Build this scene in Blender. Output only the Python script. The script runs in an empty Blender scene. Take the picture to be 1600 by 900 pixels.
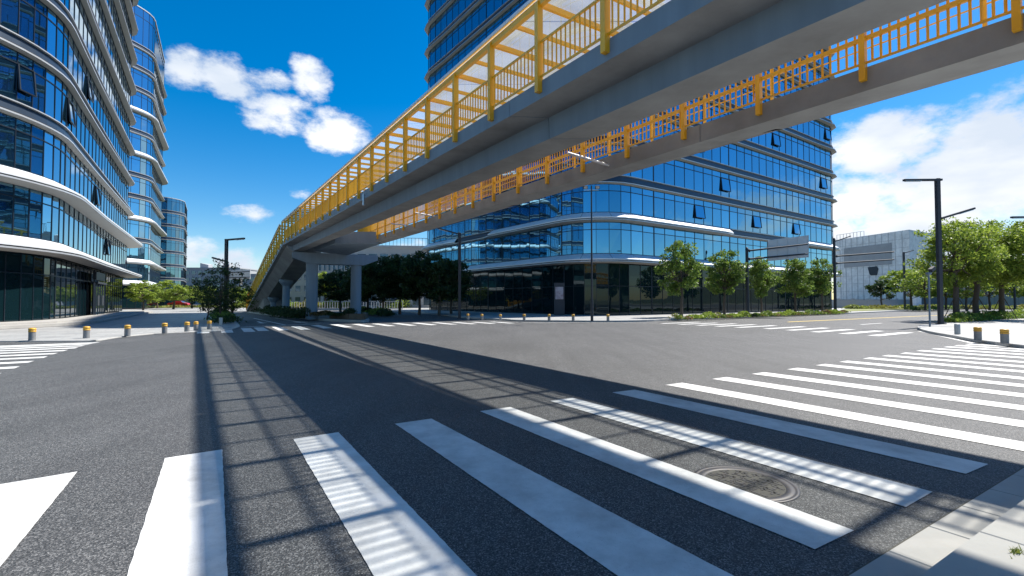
import bpy, math, random
from mathutils import Vector, Matrix
random.seed(7)
R = math.radians
scene = bpy.context.scene
col = scene.collection
# ------------------------------------------------------------------ camera
H = 1.55; F = 740.0; PITCH = math.atan(20/740)
cam_d = bpy.data.cameras.new('camera'); cam = bpy.data.objects.new('camera', cam_d); col.objects.link(cam)
cam.location = (0, 0, H); cam.rotation_euler = (math.pi/2 + PITCH, 0, 0)
cam_d.sensor_width = 36; cam_d.lens = F/1600*36; cam_d.clip_end = 5000; cam_d.clip_start = .05
scene.camera = cam
scene.render.resolution_x = 1024; scene.render.resolution_y = 576
SUN_AZ = 33.3      # degrees from +X towards +Y
SUN_EL = 54.6
# ------------------------------------------------------------------ helpers to read positions
CP, SP = math.cos(PITCH), math.sin(PITCH)
def ray(px, py):
    x = (px-800)/F; u = (450-py)/F
    return Vector((x, CP-u*SP, SP+u*CP))
def at(px, py, Y):
    r = ray(px, py); return Vector((r.x/r.y*Y, Y, H+r.z/r.y*Y))
def G(px, py, z=0.0):
    r = ray(px, py); t = (z-H)/r.z; return Vector((r.x*t, r.y*t, z))
def dirn(px, py):
    r = ray(px, py); return Vector((r.x/r.y, 1, r.z/r.y))

# ------------------------------------------------------------------ world
w = bpy.data.worlds.new('World'); scene.world = w; w.use_nodes = True
nt = w.node_tree; nt.nodes.clear()
def N(t, **k):
    n = nt.nodes.new(t)
    for a, b in k.items(): setattr(n, a, b)
    return n
def lk(a, b): nt.links.new(a, b)
def math_n(op, a, b=None, c=None, clamp=False):
    n = N('ShaderNodeMath', operation=op, use_clamp=clamp)
    for i, v in enumerate((a, b, c)):
        if v is None: continue
        if isinstance(v, (int, float)): n.inputs[i].default_value = v
        else: lk(v, n.inputs[i])
    return n.outputs[0]
sky = N('ShaderNodeTexSky'); sky.sky_type = 'NISHITA'; sky.sun_disc = False
sky.sun_elevation = R(SUN_EL); sky.sun_rotation = R(90-SUN_AZ)
sky.air_density = 1.0; sky.dust_density = .35; sky.ozone_density = 3.0
hs = N('ShaderNodeHueSaturation'); hs.inputs['Saturation'].default_value = 1.52; hs.inputs['Value'].default_value = 1.58
lk(sky.outputs[0], hs.inputs['Color'])
tc = N('ShaderNodeTexCoord'); D = tc.outputs['Generated']
sep = N('ShaderNodeSeparateXYZ'); lk(D, sep.inputs[0])
# flatten direction so that clouds sit in a layer-like space
nz1 = N('ShaderNodeTexNoise'); nz1.inputs['Scale'].default_value = 11; nz1.inputs['Detail'].default_value = 12; nz1.inputs['Roughness'].default_value = .62
mp = N('ShaderNodeMapping'); mp.inputs['Scale'].default_value = (1, 1, 1.7); lk(D, mp.inputs[0]); lk(mp.outputs[0], nz1.inputs['Vector'])
noise = nz1.outputs['Fac']
clouds = [  # (pixel x, pixel y, half width px, half height px, strength) : directions of the cloud banks
 (292,108,48,34,1.1),(350,120,66,32,1.1),(418,122,52,20,.9),(486,118,40,34,1.1),(438,180,64,34,1.1),(520,204,64,30,1.1),
 (398,336,50,18,.9),(300,400,52,36,.9),(365,412,60,22,.9),(470,300,30,12,.4),
 (1385,228,80,36,1.0),(1345,350,110,60,1.0),(1550,212,90,40,1.0),(1510,300,130,75,1.1),(1420,300,90,40,.8),(1640,260,90,90,1.1),(1480,390,260,40,1.0),
 (640,395,60,20,.7)]
field = None
for (px, py, rx, ry, s) in clouds:
    c = ray(px, py).normalized()
    right = Vector((c.y, -c.x, 0)).normalized(); up = right.cross(c)
    sc = F*(c.y)   # pixels per radian, roughly
    big_ = 1.55 if px > 1200 else 1.1; ax = rx/F*c.y**2*big_; ay = ry/F*c.y*big_
    vm = N('ShaderNodeVectorMath', operation='SUBTRACT'); lk(D, vm.inputs[0]); vm.inputs[1].default_value = c
    d1 = N('ShaderNodeVectorMath', operation='DOT_PRODUCT'); lk(vm.outputs[0], d1.inputs[0]); d1.inputs[1].default_value = right/ax
    d2 = N('ShaderNodeVectorMath', operation='DOT_PRODUCT'); lk(vm.outputs[0], d2.inputs[0]); d2.inputs[1].default_value = up/ay
    a2 = math_n('MULTIPLY', d1.outputs['Value'], d1.outputs['Value']); b2 = math_n('MULTIPLY', d2.outputs['Value'], d2.outputs['Value'])
    r2 = math_n('ADD', a2, b2)
    v = math_n('SUBTRACT', s+(.5 if px > 1200 else .2), math_n('MULTIPLY', r2, 1.35))
    field = v if field is None else math_n('SMOOTH_MAX', field, v, .3)
field = math_n('MAXIMUM', field, -2.2)
# general fair-weather cloud banks outside the picture (to the right and behind)
nz2 = N('ShaderNodeTexNoise'); nz2.inputs['Scale'].default_value = 2.1; nz2.inputs['Detail'].default_value = 3
lk(mp.outputs[0], nz2.inputs['Vector'])
side = math_n('MAXIMUM', math_n('MULTIPLY', math_n('SUBTRACT', sep.outputs[0], .74), 6), math_n('MULTIPLY', math_n('ADD', sep.outputs[1], .05), -6))
side = math_n('MINIMUM', side, 1.0)
low = math_n('SUBTRACT', 1.0, math_n('MULTIPLY', math_n('SUBTRACT', sep.outputs[2], .05), 3.2))
gen = math_n('MINIMUM', math_n('ADD', math_n('MULTIPLY', math_n('SUBTRACT', nz2.outputs['Fac'], .5), 7), math_n('SUBTRACT', low, 1.55)), math_n('SUBTRACT', math_n('MULTIPLY', side, 2), 1))
field = math_n('MAXIMUM', field, gen)
dens = math_n('ADD', field, math_n('MULTIPLY', math_n('SUBTRACT', noise, .51), 5.0))
cover = N('ShaderNodeMapRange'); cover.interpolation_type = 'SMOOTHSTEP'
lk(dens, cover.inputs[0]); cover.inputs[1].default_value = -.12; cover.inputs[2].default_value = 1.25
# cloud shading: thicker parts greyer beneath
nz3 = N('ShaderNodeTexNoise'); nz3.inputs['Scale'].default_value = 4.2; nz3.inputs['Detail'].default_value = 6
mp3 = N('ShaderNodeMapping'); mp3.inputs['Scale'].default_value = (1, 1, 2.6); mp3.inputs['Location'].default_value = (3.1, .4, .12); lk(D, mp3.inputs[0]); lk(mp3.outputs[0], nz3.inputs['Vector'])
shade = N('ShaderNodeMapRange'); lk(nz3.outputs['Fac'], shade.inputs[0]); shade.inputs[1].default_value = .42; shade.inputs[2].default_value = .62
cc = N('ShaderNodeMix', data_type='RGBA'); lk(shade.outputs[0], cc.inputs[0])
cc.inputs[6].default_value = (10.8, 11.0, 11.3, 1); cc.inputs[7].default_value = (7.4, 8.3, 9.6, 1)
mx = N('ShaderNodeMix', data_type='RGBA'); lk(cover.outputs[0], mx.inputs[0])
lk(hs.outputs[0], mx.inputs[6]); lk(cc.outputs[2], mx.inputs[7])
bg = N('ShaderNodeBackground'); bg.inputs[1].default_value = .05
lk(mx.outputs[2], bg.inputs[0])
wo = N('ShaderNodeOutputWorld'); lk(bg.outputs[0], wo.inputs[0])
# ------------------------------------------------------------------ sun
sd = bpy.data.lights.new('sun', 'SUN'); sd.energy = 5.0; sd.angle = R(.75); sd.color = (1, .955, .88)
so = bpy.data.objects.new('sun', sd); col.objects.link(so)
sv = Vector((math.cos(R(SUN_EL))*math.cos(R(SUN_AZ)), math.cos(R(SUN_EL))*math.sin(R(SUN_AZ)), math.sin(R(SUN_EL))))
so.rotation_euler = sv.to_track_quat('Z', 'Y').to_euler(); so.location = sv*100
scene.view_settings.view_transform = 'Standard'; scene.view_settings.look = 'None'
scene.view_settings.gamma = 1; scene.view_settings.use_curve_mapping = False
scene.view_settings.exposure = 1.0
scene.render.engine = 'CYCLES'
scene.cycles.max_bounces = 6; scene.cycles.transparent_max_bounces = 8

# ------------------------------------------------------------------ materials
def mat(name, color, rough=.6, metal=0., spec=.5, noise=None, bump=None, coat=0, islands=None, streak=None):
    """noise = (scale, amount, second colour) ; bump = (scale, strength, distance)"""
    m = bpy.data.materials.new(name); m.use_nodes = True; t = m.node_tree; b = t.nodes['Principled BSDF']
    b.inputs['Base Color'].default_value = (*color, 1); b.inputs['Roughness'].default_value = rough
    b.inputs['Metallic'].default_value = metal; b.inputs['Specular IOR Level'].default_value = spec
    if coat: b.inputs['Coat Weight'].default_value = coat
    tcn = t.nodes.new('ShaderNodeTexCoord')
    if noise or islands:
        mixn = t.nodes.new('ShaderNodeMix'); mixn.data_type = 'RGBA'
        mixn.inputs[6].default_value = (*color, 1)
        if noise:
            nn = t.nodes.new('ShaderNodeTexNoise'); nn.inputs['Scale'].default_value = noise[0]; nn.inputs['Detail'].default_value = 6; nn.inputs['Roughness'].default_value = .62
            if streak:
                mpp = t.nodes.new('ShaderNodeMapping'); mpp.inputs['Scale'].default_value = streak; t.links.new(tcn.outputs['Object'], mpp.inputs[0]); t.links.new(mpp.outputs[0], nn.inputs['Vector'])
            else: t.links.new(tcn.outputs['Object'], nn.inputs['Vector'])
            mr = t.nodes.new('ShaderNodeMapRange'); mr.inputs[1].default_value = .5-.22; mr.inputs[2].default_value = .5+.22; mr.inputs[4].default_value = noise[1]
            t.links.new(nn.outputs['Fac'], mr.inputs[0]); t.links.new(mr.outputs[0], mixn.inputs[0])
            mixn.inputs[7].default_value = (*noise[2], 1)
        else:
            g = t.nodes.new('ShaderNodeNewGeometry'); t.links.new(g.outputs['Random Per Island'], mixn.inputs[0]); mixn.inputs[7].default_value = (*islands, 1)
        t.links.new(mixn.outputs[2], b.inputs['Base Color'])
    if bump:
        n2 = t.nodes.new('ShaderNodeTexNoise'); n2.inputs['Scale'].default_value = bump[0]; n2.inputs['Detail'].default_value = 5
        t.links.new(tcn.outputs['Object'], n2.inputs['Vector'])
        bp = t.nodes.new('ShaderNodeBump'); bp.inputs['Strength'].default_value = bump[1]; bp.inputs['Distance'].default_value = bump[2]
        t.links.new(n2.outputs['Fac'], bp.inputs['Height']); t.links.new(bp.outputs[0], b.inputs['Normal'])
    return m

def asphalt_mat():
    m = bpy.data.materials.new('asphalt'); m.use_nodes = True; t = m.node_tree; b = t.nodes['Principled BSDF']
    L = t.links.new; tcn = t.nodes.new('ShaderNodeTexCoord')
    def no(scale, detail=3, vec=None, rough=.6):
        n = t.nodes.new('ShaderNodeTexNoise'); n.inputs['Scale'].default_value = scale; n.inputs['Detail'].default_value = detail; n.inputs['Roughness'].default_value = rough
        L(vec or tcn.outputs['Object'], n.inputs['Vector']); return n
    vor = t.nodes.new('ShaderNodeTexVoronoi'); vor.inputs['Scale'].default_value = 120; L(tcn.outputs['Object'], vor.inputs['Vector'])
    cr = t.nodes.new('ShaderNodeValToRGB'); L(vor.outputs['Color'], cr.inputs[0])
    e = cr.color_ramp.elements; e[0].position = .12; e[0].color = (.020, .021, .023, 1); e[1].position = .9; e[1].color = (.19, .188, .186, 1)
    k = cr.color_ramp.elements.new(.62); k.color = (.067, .067, .068, 1)
    big = no(.35, 5); big.inputs['Distortion'].default_value = .6
    mpn = t.nodes.new('ShaderNodeMapping'); mpn.inputs['Rotation'].default_value = (0, 0, R(-33)); mpn.inputs['Scale'].default_value = (2.2, .1, 1); L(tcn.outputs['Object'], mpn.inputs[0])
    streak = no(1.0, 4, mpn.outputs[0])
    fine = no(240, 2)
    mr = t.nodes.new('ShaderNodeMapRange'); L(big.outputs['Fac'], mr.inputs[0]); mr.inputs[1].default_value = .3; mr.inputs[2].default_value = .7; mr.inputs[3].default_value = .87; mr.inputs[4].default_value = 1.14
    ms = t.nodes.new('ShaderNodeMapRange'); L(streak.outputs['Fac'], ms.inputs[0]); ms.inputs[1].default_value = .3; ms.inputs[2].default_value = .7; ms.inputs[3].default_value = .88; ms.inputs[4].default_value = 1.12
    mf = t.nodes.new('ShaderNodeMapRange'); L(fine.outputs['Fac'], mf.inputs[0]); mf.inputs[1].default_value = .3; mf.inputs[2].default_value = .7; mf.inputs[3].default_value = .6; mf.inputs[4].default_value = 1.4
    m1 = t.nodes.new('ShaderNodeMath'); m1.operation = 'MULTIPLY'; L(mr.outputs[0], m1.inputs[0]); L(ms.outputs[0], m1.inputs[1])
    m2 = t.nodes.new('ShaderNodeMath'); m2.operation = 'MULTIPLY'; L(m1.outputs[0], m2.inputs[0]); L(mf.outputs[0], m2.inputs[1])
    vm = t.nodes.new('ShaderNodeVectorMath'); vm.operation = 'SCALE'; L(cr.outputs[0], vm.inputs[0]); L(m2.outputs[0], vm.inputs['Scale'])
    L(vm.outputs[0], b.inputs['Base Color'])
    b.inputs['Roughness'].default_value = .66; b.inputs['Specular IOR Level'].default_value = .3
    bp = t.nodes.new('ShaderNodeBump'); bp.inputs['Strength'].default_value = .55; bp.inputs['Distance'].default_value = .005
    L(vor.outputs['Distance'], bp.inputs['Height']); L(bp.outputs[0], b.inputs['Normal'])
    return m
def paint_mat():
    m = bpy.data.materials.new('road_paint'); m.use_nodes = True; t = m.node_tree; b = t.nodes['Principled BSDF']; L = t.links.new
    tcn = t.nodes.new('ShaderNodeTexCoord')
    n = t.nodes.new('ShaderNodeTexNoise'); n.inputs['Scale'].default_value = 1.6; n.inputs['Detail'].default_value = 9; n.inputs['Roughness'].default_value = .68; L(tcn.outputs['Object'], n.inputs['Vector'])
    cr = t.nodes.new('ShaderNodeValToRGB'); e = cr.color_ramp.elements
    e[0].position = .3; e[0].color = (.34, .335, .325, 1); e[1].position = .60; e[1].color = (.60, .595, .58, 1); L(n.outputs['Fac'], cr.inputs[0])
    n3 = t.nodes.new('ShaderNodeTexNoise'); n3.inputs['Scale'].default_value = 120; n3.inputs['Detail'].default_value = 2; L(tcn.outputs['Object'], n3.inputs['Vector'])
    g = t.nodes.new('ShaderNodeMapRange'); g.inputs[1].default_value = .67; g.inputs[2].default_value = .75; g.inputs[3].default_value = 1.0; g.inputs[4].default_value = .45; L(n3.outputs['Fac'], g.inputs[0])
    vm = t.nodes.new('ShaderNodeVectorMath'); vm.operation = 'SCALE'; L(cr.outputs[0], vm.inputs[0]); L(g.outputs[0], vm.inputs['Scale']); L(vm.outputs[0], b.inputs['Base Color'])
    b.inputs['Roughness'].default_value = .62
    bp = t.nodes.new('ShaderNodeBump'); bp.inputs['Strength'].default_value = .4; bp.inputs['Distance'].default_value = .003; L(n3.outputs['Fac'], bp.inputs['Height']); L(bp.outputs[0], b.inputs['Normal'])
    return m
def paving_mat(name, c1, c2, joint, scale, bw=.6, bh=.3, rot=-33, mortar=.008):
    m = bpy.data.materials.new(name); m.use_nodes = True; t = m.node_tree; b = t.nodes['Principled BSDF']; L = t.links.new
    tcn = t.nodes.new('ShaderNodeTexCoord'); mpn = t.nodes.new('ShaderNodeMapping'); mpn.inputs['Rotation'].default_value = (0, 0, R(rot)); L(tcn.outputs['Object'], mpn.inputs[0])
    br = t.nodes.new('ShaderNodeTexBrick'); L(mpn.outputs[0], br.inputs['Vector']); br.inputs['Scale'].default_value = scale
    br.inputs['Color1'].default_value = (*c1, 1); br.inputs['Color2'].default_value = (*c2, 1); br.inputs['Mortar'].default_value = (*joint, 1)
    br.inputs['Mortar Size'].default_value = mortar; br.inputs['Brick Width'].default_value = bw; br.inputs['Row Height'].default_value = bh
    n = t.nodes.new('ShaderNodeTexNoise'); n.inputs['Scale'].default_value = .9; n.inputs['Detail'].default_value = 8; n.inputs['Roughness'].default_value = .7; L(tcn.outputs['Object'], n.inputs['Vector'])
    g = t.nodes.new('ShaderNodeMapRange'); g.inputs[1].default_value = .3; g.inputs[2].default_value = .7; g.inputs[3].default_value = .75; g.inputs[4].default_value = 1.15; L(n.outputs['Fac'], g.inputs[0])
    vm = t.nodes.new('ShaderNodeVectorMath'); vm.operation = 'SCALE'; L(br.outputs[0], vm.inputs[0]); L(g.outputs[0], vm.inputs['Scale']); L(vm.outputs[0], b.inputs['Base Color'])
    b.inputs['Roughness'].default_value = .7
    return m
def glass_mat(name, color, rough=.015, dark=(.01, .03, .04), mixf=.8):
    """coated curtain-wall glass: mirror coat over a dark room, every pane a little different"""
    m = bpy.data.materials.new(name); m.use_nodes = True; t = m.node_tree; L = t.links.new
    b = t.nodes['Principled BSDF']; b.inputs['Metallic'].default_value = 1; b.inputs['Base Color'].default_value = (*color, 1); b.inputs['Roughness'].default_value = rough
    b2 = t.nodes.new('ShaderNodeBsdfPrincipled'); b2.inputs['Base Color'].default_value = (*dark, 1); b2.inputs['Roughness'].default_value = .02; b2.inputs['IOR'].default_value = 1.5; b2.inputs['Specular IOR Level'].default_value = .5 if mixf > .3 else .22
    g = t.nodes.new('ShaderNodeNewGeometry')
    mr = t.nodes.new('ShaderNodeMapRange'); L(g.outputs['Random Per Island'], mr.inputs[0]); mr.inputs[3].default_value = mixf-(.09 if mixf > .3 else .07); mr.inputs[4].default_value = mixf+(.07 if mixf > .3 else -.04)
    # soft unevenness of float glass
    tcn = t.nodes.new('ShaderNodeTexCoord'); n = t.nodes.new('ShaderNodeTexNoise'); n.inputs['Scale'].default_value = .55; n.inputs['Detail'].default_value = 1; L(tcn.outputs['Object'], n.inputs['Vector'])
    bp = t.nodes.new('ShaderNodeBump'); bp.inputs['Strength'].default_value = .05; bp.inputs['Distance'].default_value = .02; L(n.outputs['Fac'], bp.inputs['Height']); L(bp.outputs[0], b.inputs['Normal']); L(bp.outputs[0], b2.inputs['Normal'])
    mxs = t.nodes.new('ShaderNodeMixShader'); L(mr.outputs[0], mxs.inputs[0]); L(b2.outputs[0], mxs.inputs[1]); L(b.outputs[0], mxs.inputs[2])
    L(mxs.outputs[0], t.nodes['Material Output'].inputs[0])
    return m
def roof_mat():
    m = bpy.data.materials.new('frosted_roof_sheet'); m.use_nodes = True; t = m.node_tree; L = t.links.new; t.nodes.remove(t.nodes['Principled BSDF'])
    tr = t.nodes.new('ShaderNodeBsdfTransparent'); tr.inputs[0].default_value = (.93, .95, .93, 1)
    tl = t.nodes.new('ShaderNodeBsdfTranslucent'); tl.inputs[0].default_value = (.86, .87, .82, 1)
    df = t.nodes.new('ShaderNodeBsdfDiffuse'); df.inputs[0].default_value = (.75, .75, .7, 1)
    tcn = t.nodes.new('ShaderNodeTexCoord'); n = t.nodes.new('ShaderNodeTexNoise'); n.inputs['Scale'].default_value = 1.3; n.inputs['Detail'].default_value = 7; L(tcn.outputs['Object'], n.inputs['Vector'])
    mr = t.nodes.new('ShaderNodeMapRange'); L(n.outputs['Fac'], mr.inputs[0]); mr.inputs[1].default_value = .35; mr.inputs[2].default_value = .7; mr.inputs[3].default_value = .18; mr.inputs[4].default_value = .42
    a = t.nodes.new('ShaderNodeMixShader'); L(mr.outputs[0], a.inputs[0]); L(tl.outputs[0], a.inputs[1]); L(df.outputs[0], a.inputs[2])
    c = t.nodes.new('ShaderNodeMixShader'); c.inputs[0].default_value = .74; L(a.outputs[0], c.inputs[1]); L(tr.outputs[0], c.inputs[2])
    L(c.outputs[0], t.nodes['Material Output'].inputs[0]); return m
def leaf_mat(name, c1, c2):
    m = mat(name, c1, .55, islands=c2, spec=.4); t = m.node_tree; b = t.nodes['Principled BSDF']
    tl = t.nodes.new('ShaderNodeBsdfTranslucent'); t.links.new(b.inputs['Base Color'].links[0].from_socket, tl.inputs[0])
    mxs = t.nodes.new('ShaderNodeMixShader'); mxs.inputs[0].default_value = .45
    t.links.new(b.outputs[0], mxs.inputs[1]); t.links.new(tl.outputs[0], mxs.inputs[2]); t.links.new(mxs.outputs[0], t.nodes['Material Output'].inputs[0]); return m
M = dict(
 asphalt=asphalt_mat(), paint=paint_mat(), yellow_paint=mat('yellow_paint', (.6, .42, .06), .6, noise=(6, .4, (.4, .3, .1))),
 plaza=paving_mat('plaza_paving', (.32, .315, .305), (.25, .25, .245), (.12, .12, .118), 1.0, 1.2, .6),
 sidewalk=paving_mat('sidewalk_paving', (.40, .40, .385), (.33, .33, .32), (.16, .16, .15), 1.0, .6, .3),
 slab=mat('granite_slab', (.38, .365, .34), .75, noise=(1.6, .8, (.28, .265, .245)), bump=(90, .25, .003)),
 joint=mat('joint_dirt', (.05, .048, .042), .9, noise=(30, .7, (.1, .09, .07))),
 kerb=mat('kerb_stone', (.38, .375, .36), .75, noise=(5, .8, (.28, .275, .26)), bump=(60, .2, .003)),
 soil=mat('soil', (.07, .055, .04), .95, noise=(4, .8, (.12, .1, .06))),
 ground=mat('far_ground', (.12, .14, .07), .95, noise=(.06, .9, (.22, .21, .18))),
 lawn=mat('lawn_soil', (.12, .15, .035), .9, noise=(1.2, .9, (.2, .2, .06))),
 yellow=mat('yellow_enamel', (.87, .45, .008), .42, noise=(2.2, .8, (.72, .35, .018)), bump=(40, .05, .002)),
 concrete=mat('bridge_concrete_paint', (.20, .26, .32), .68, streak=(2.6, 2.6, .22), noise=(1.1, .8, (.145, .19, .235)), bump=(30, .15, .004)),
 soffit=mat('bridge_soffit', (.33, .335, .33), .8, noise=(.9, 1.0, (.20, .20, .195)), bump=(18, .2, .006)),
 steel=mat('dark_steel_paint', (.022, .026, .034), .6, .0, noise=(8, .4, (.045, .048, .055))),
 grey_steel=mat('grey_steel_paint', (.13, .18, .24), .45, .2),
 galv=mat('galvanised_steel', (.62, .63, .64), .35, .85, noise=(12, .5, (.5, .5, .52))),
 sign_back=mat('sign_back_aluminium', (.60, .61, .61), .55, .0, noise=(3, .6, (.5, .5, .51))),
 white_alu=mat('white_aluminium', (.74, .745, .75), .38, .25, noise=(.5, .4, (.66, .67, .68))),
 lip=mat('silver_lip', (.50, .51, .52), .4, .4, noise=(.8, .5, (.38, .39, .40))),
 dark_alu=mat('dark_aluminium', (.035, .055, .085), .4, .4, noise=(2, .4, (.05, .07, .1))),
 soffit_alu=mat('soffit_aluminium', (.34, .325, .30), .6, .0, noise=(1.2, .5, (.28, .27, .25))),
 mullion=mat('mullion', (.02, .028, .04), .4, .4),
 glass_r=glass_mat('tower_glass', (.20, .48, .66), mixf=.70),
 glass_l=glass_mat('office_glass', (.32, .60, .78), mixf=.74),
 glass_d=glass_mat('dark_office_glass', (.2, .4, .52), mixf=.6),
 glass_g=glass_mat('shopfront_glass', (.14, .24, .27), dark=(.004, .014, .018), mixf=.1),
 glass_far=mat('far_window_glass', (.10, .15, .2), .12, .6),
 gap=mat('open_gap', (.008, .01, .014), .7),
 clad=paving_mat('stone_cladding', (.72, .72, .70), (.68, .68, .67), (.5, .5, .5), 1.0, 2.4, 1.6, 0, .02),
 clad_dark=mat('grey_panel', (.34, .345, .35), .6, noise=(.5, .5, (.17, .175, .18))),
 render_w=mat('white_render', (.5, .5, .5), .8, noise=(.4, .6, (.5, .49, .47))),
 render_g=mat('grey_render', (.36, .37, .38), .8, noise=(.4, .6, (.28, .29, .31))),
 bark=mat('bark', (.075, .055, .04), .9, noise=(14, .8, (.13, .10, .075)), bump=(25, .6, .02)),
 leaf_a=leaf_mat('leaf_green', (.055, .11, .018), (.21, .30, .05)),
 leaf_b=leaf_mat('leaf_light', (.11, .18, .022), (.34, .42, .06)),
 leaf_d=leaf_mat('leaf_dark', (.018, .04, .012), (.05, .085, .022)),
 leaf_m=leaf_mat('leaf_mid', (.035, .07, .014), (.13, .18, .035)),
 leaf_y=leaf_mat('leaf_yellow', (.12, .13, .025), (.30, .28, .06)),
 leaf_r=leaf_mat('leaf_brown', (.12, .07, .03), (.2, .16, .06)),
 grass=leaf_mat('grass_blade', (.12, .17, .03), (.28, .30, .06)),
 iron=mat('cast_iron', (.055, .05, .048), .6, .3, noise=(20, .9, (.03, .028, .028)), bump=(50, .4, .004)),
 iron_rim=mat('cast_iron_rim', (.06, .06, .072), .5, .4, noise=(25, .8, (.09, .075, .06))),
 bollard=mat('bollard_grey', (.26, .265, .27), .55, .3, noise=(9, .6, (.12, .12, .125))),
 bollard_y=mat('bollard_yellow', (.62, .33, .03), .45, noise=(12, .5, (.5, .27, .04))),
 bollard_cap=mat('bollard_cap', (.42, .42, .4), .5, .3),
 red=mat('red_car_paint', (.45, .02, .02), .3, coat=.5), silver=mat('silver_car_paint', (.5, .5, .52), .3, .6, coat=.5),
 tyre=mat('tyre', (.02, .02, .02), .8), brown_stone=mat('brown_planter_stone', (.16, .11, .07), .7, noise=(4, .8, (.09, .07, .05))),
 poster=mat('totem_panel', (.45, .45, .5), .3, noise=(3, .9, (.2, .12, .15))),
)
# ------------------------------------------------------------------ mesh builder
class MB:
    def __init__(s): s.v = []; s.f = []; s.m = []; s.mats = []; s.sm = []
    def mi(s, m):
        if m not in s.mats: s.mats.append(m)
        return s.mats.index(m)
    def face(s, pts, m=None, smooth=False):
        n = len(s.v); s.v += [tuple(p) for p in pts]; s.f.append(tuple(range(n, n+len(pts)))); s.m.append(s.mi(m) if m else 0); s.sm.append(smooth)
    def grid(s, rows, m=None, closed=False, smooth=False):
        """rows of equal length joined by shared quads"""
        n = len(s.v); c = len(rows[0])
        for r in rows: s.v += [tuple(p) for p in r]
        for i in range(len(rows)-1):
            for j in range(c if closed else c-1):
                k = (j+1) % c
                s.f.append((n+i*c+j, n+i*c+k, n+(i+1)*c+k, n+(i+1)*c+j)); s.m.append(s.mi(m) if m else 0); s.sm.append(smooth)
    def prism(s, loops, m=None, smooth=False, caps=True):
        s.grid(loops, m, True, smooth)
        if caps:
            s.face(list(reversed(loops[0])), m); s.face(loops[-1], m)
    def box(s, x0, x1, y0, y1, z0, z1, m=None, T=None):
        a = [(x0, y0), (x1, y0), (x1, y1), (x0, y1)]
        lo = [Vector((x, y, z0)) for x, y in a]; hi = [Vector((x, y, z1)) for x, y in a]
        if T: lo = [T @ p for p in lo]; hi = [T @ p for p in hi]
        s.prism([lo, hi], m)
    def bar(s, a, b, w, h=None, m=None, up=(0, 0, 1)):
        a = Vector(a); b = Vector(b); h = h or w; d = (b-a).normalized(); up = Vector(up)
        if abs(d.dot(up)) > .97: up = Vector((0, 1, 0))
        r = d.cross(up).normalized(); u = r.cross(d).normalized()
        o = [(-w/2, -h/2), (w/2, -h/2), (w/2, h/2), (-w/2, h/2)]
        s.prism([[a+r*x+u*y for x, y in o], [b+r*x+u*y for x, y in o]], m)
    def tube(s, pts, rad, seg=8, m=None, caps=True):
        pts = [Vector(p) for p in pts]; rad = rad if isinstance(rad, (list, tuple)) else [rad]*len(pts); loops = []
        for i, p in enumerate(pts):
            d = (pts[min(i+1, len(pts)-1)]-pts[max(i-1, 0)]).normalized(); up = Vector((0, 0, 1)) if abs(d.z) < .95 else Vector((0, 1, 0))
            r = d.cross(up).normalized(); u = r.cross(d)
            loops.append([p+(r*math.cos(2*math.pi*k/seg)+u*math.sin(2*math.pi*k/seg))*rad[i] for k in range(seg)])
        s.prism(loops, m, True, caps)
    def lathe(s, prof, seg=20, m=None, c=(0, 0, 0)):
        """prof: (radius, z) list"""
        s.grid([[(c[0]+r*math.cos(2*math.pi*k/seg), c[1]+r*math.sin(2*math.pi*k/seg), c[2]+z) for k in range(seg)] for r, z in prof], m, True, True)
    def build(s, name, m=None, parent=None, kind=None):
        me = bpy.data.meshes.new(name)
        off = Vector(parent.location) if (parent and not parent.get('_local')) else Vector((0, 0, 0))
        if parent:
            pp = parent.parent
            while pp: off = off+Vector(pp.location) if not pp.get('_local') else off; pp = pp.parent
        vs = [(x-off.x, y-off.y, z-off.z) for x, y, z in s.v] if off.length else s.v
        me.from_pydata(vs, [], s.f)
        if m is not None and not s.mats: me.materials.append(m)
        for q in s.mats: me.materials.append(q)
        me.polygons.foreach_set('material_index', s.m); me.polygons.foreach_set('use_smooth', s.sm); me.update()
        o = bpy.data.objects.new(name, me); col.objects.link(o)
        if parent: o.parent = parent
        if kind: o['kind'] = kind
        return o
def empty(name, loc, label, cat, group=None, rz=0):
    o = bpy.data.objects.new(name, None); col.objects.link(o); o.location = loc; o.rotation_euler = (0, 0, rz); o.empty_display_size = .3
    o['label'] = label; o['category'] = cat
    if group: o['group'] = group
    return o
def tag(o, label, cat, group=None, kind=None):
    o['label'] = label; o['category'] = cat
    if group: o['group'] = group
    if kind: o['kind'] = kind
    return o
def copy_tree(o, parent=None):
    c = o.copy(); col.objects.link(c)
    if parent is not None: c.parent = parent
    for ch in list(o.children): copy_tree(ch, c)
    return c
def place(proto, used, loc, rz=0, sc=1, label=None, group=None):
    o = proto if not used else copy_tree(proto)
    o.location = loc; o.rotation_euler = (0, 0, rz); o.scale = (sc, sc, sc) if isinstance(sc, (int, float)) else sc
    if label: o['label'] = label
    if group: o['group'] = group
    return o

VA = (319, 470); VB = (1890, 470)
dA = dirn(*VA); dA.z = 0; dA.normalize(); dB = Vector((-dA.y*-1, -dA.x, 0)); dB = Vector((dA.y, -dA.x, 0))

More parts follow.
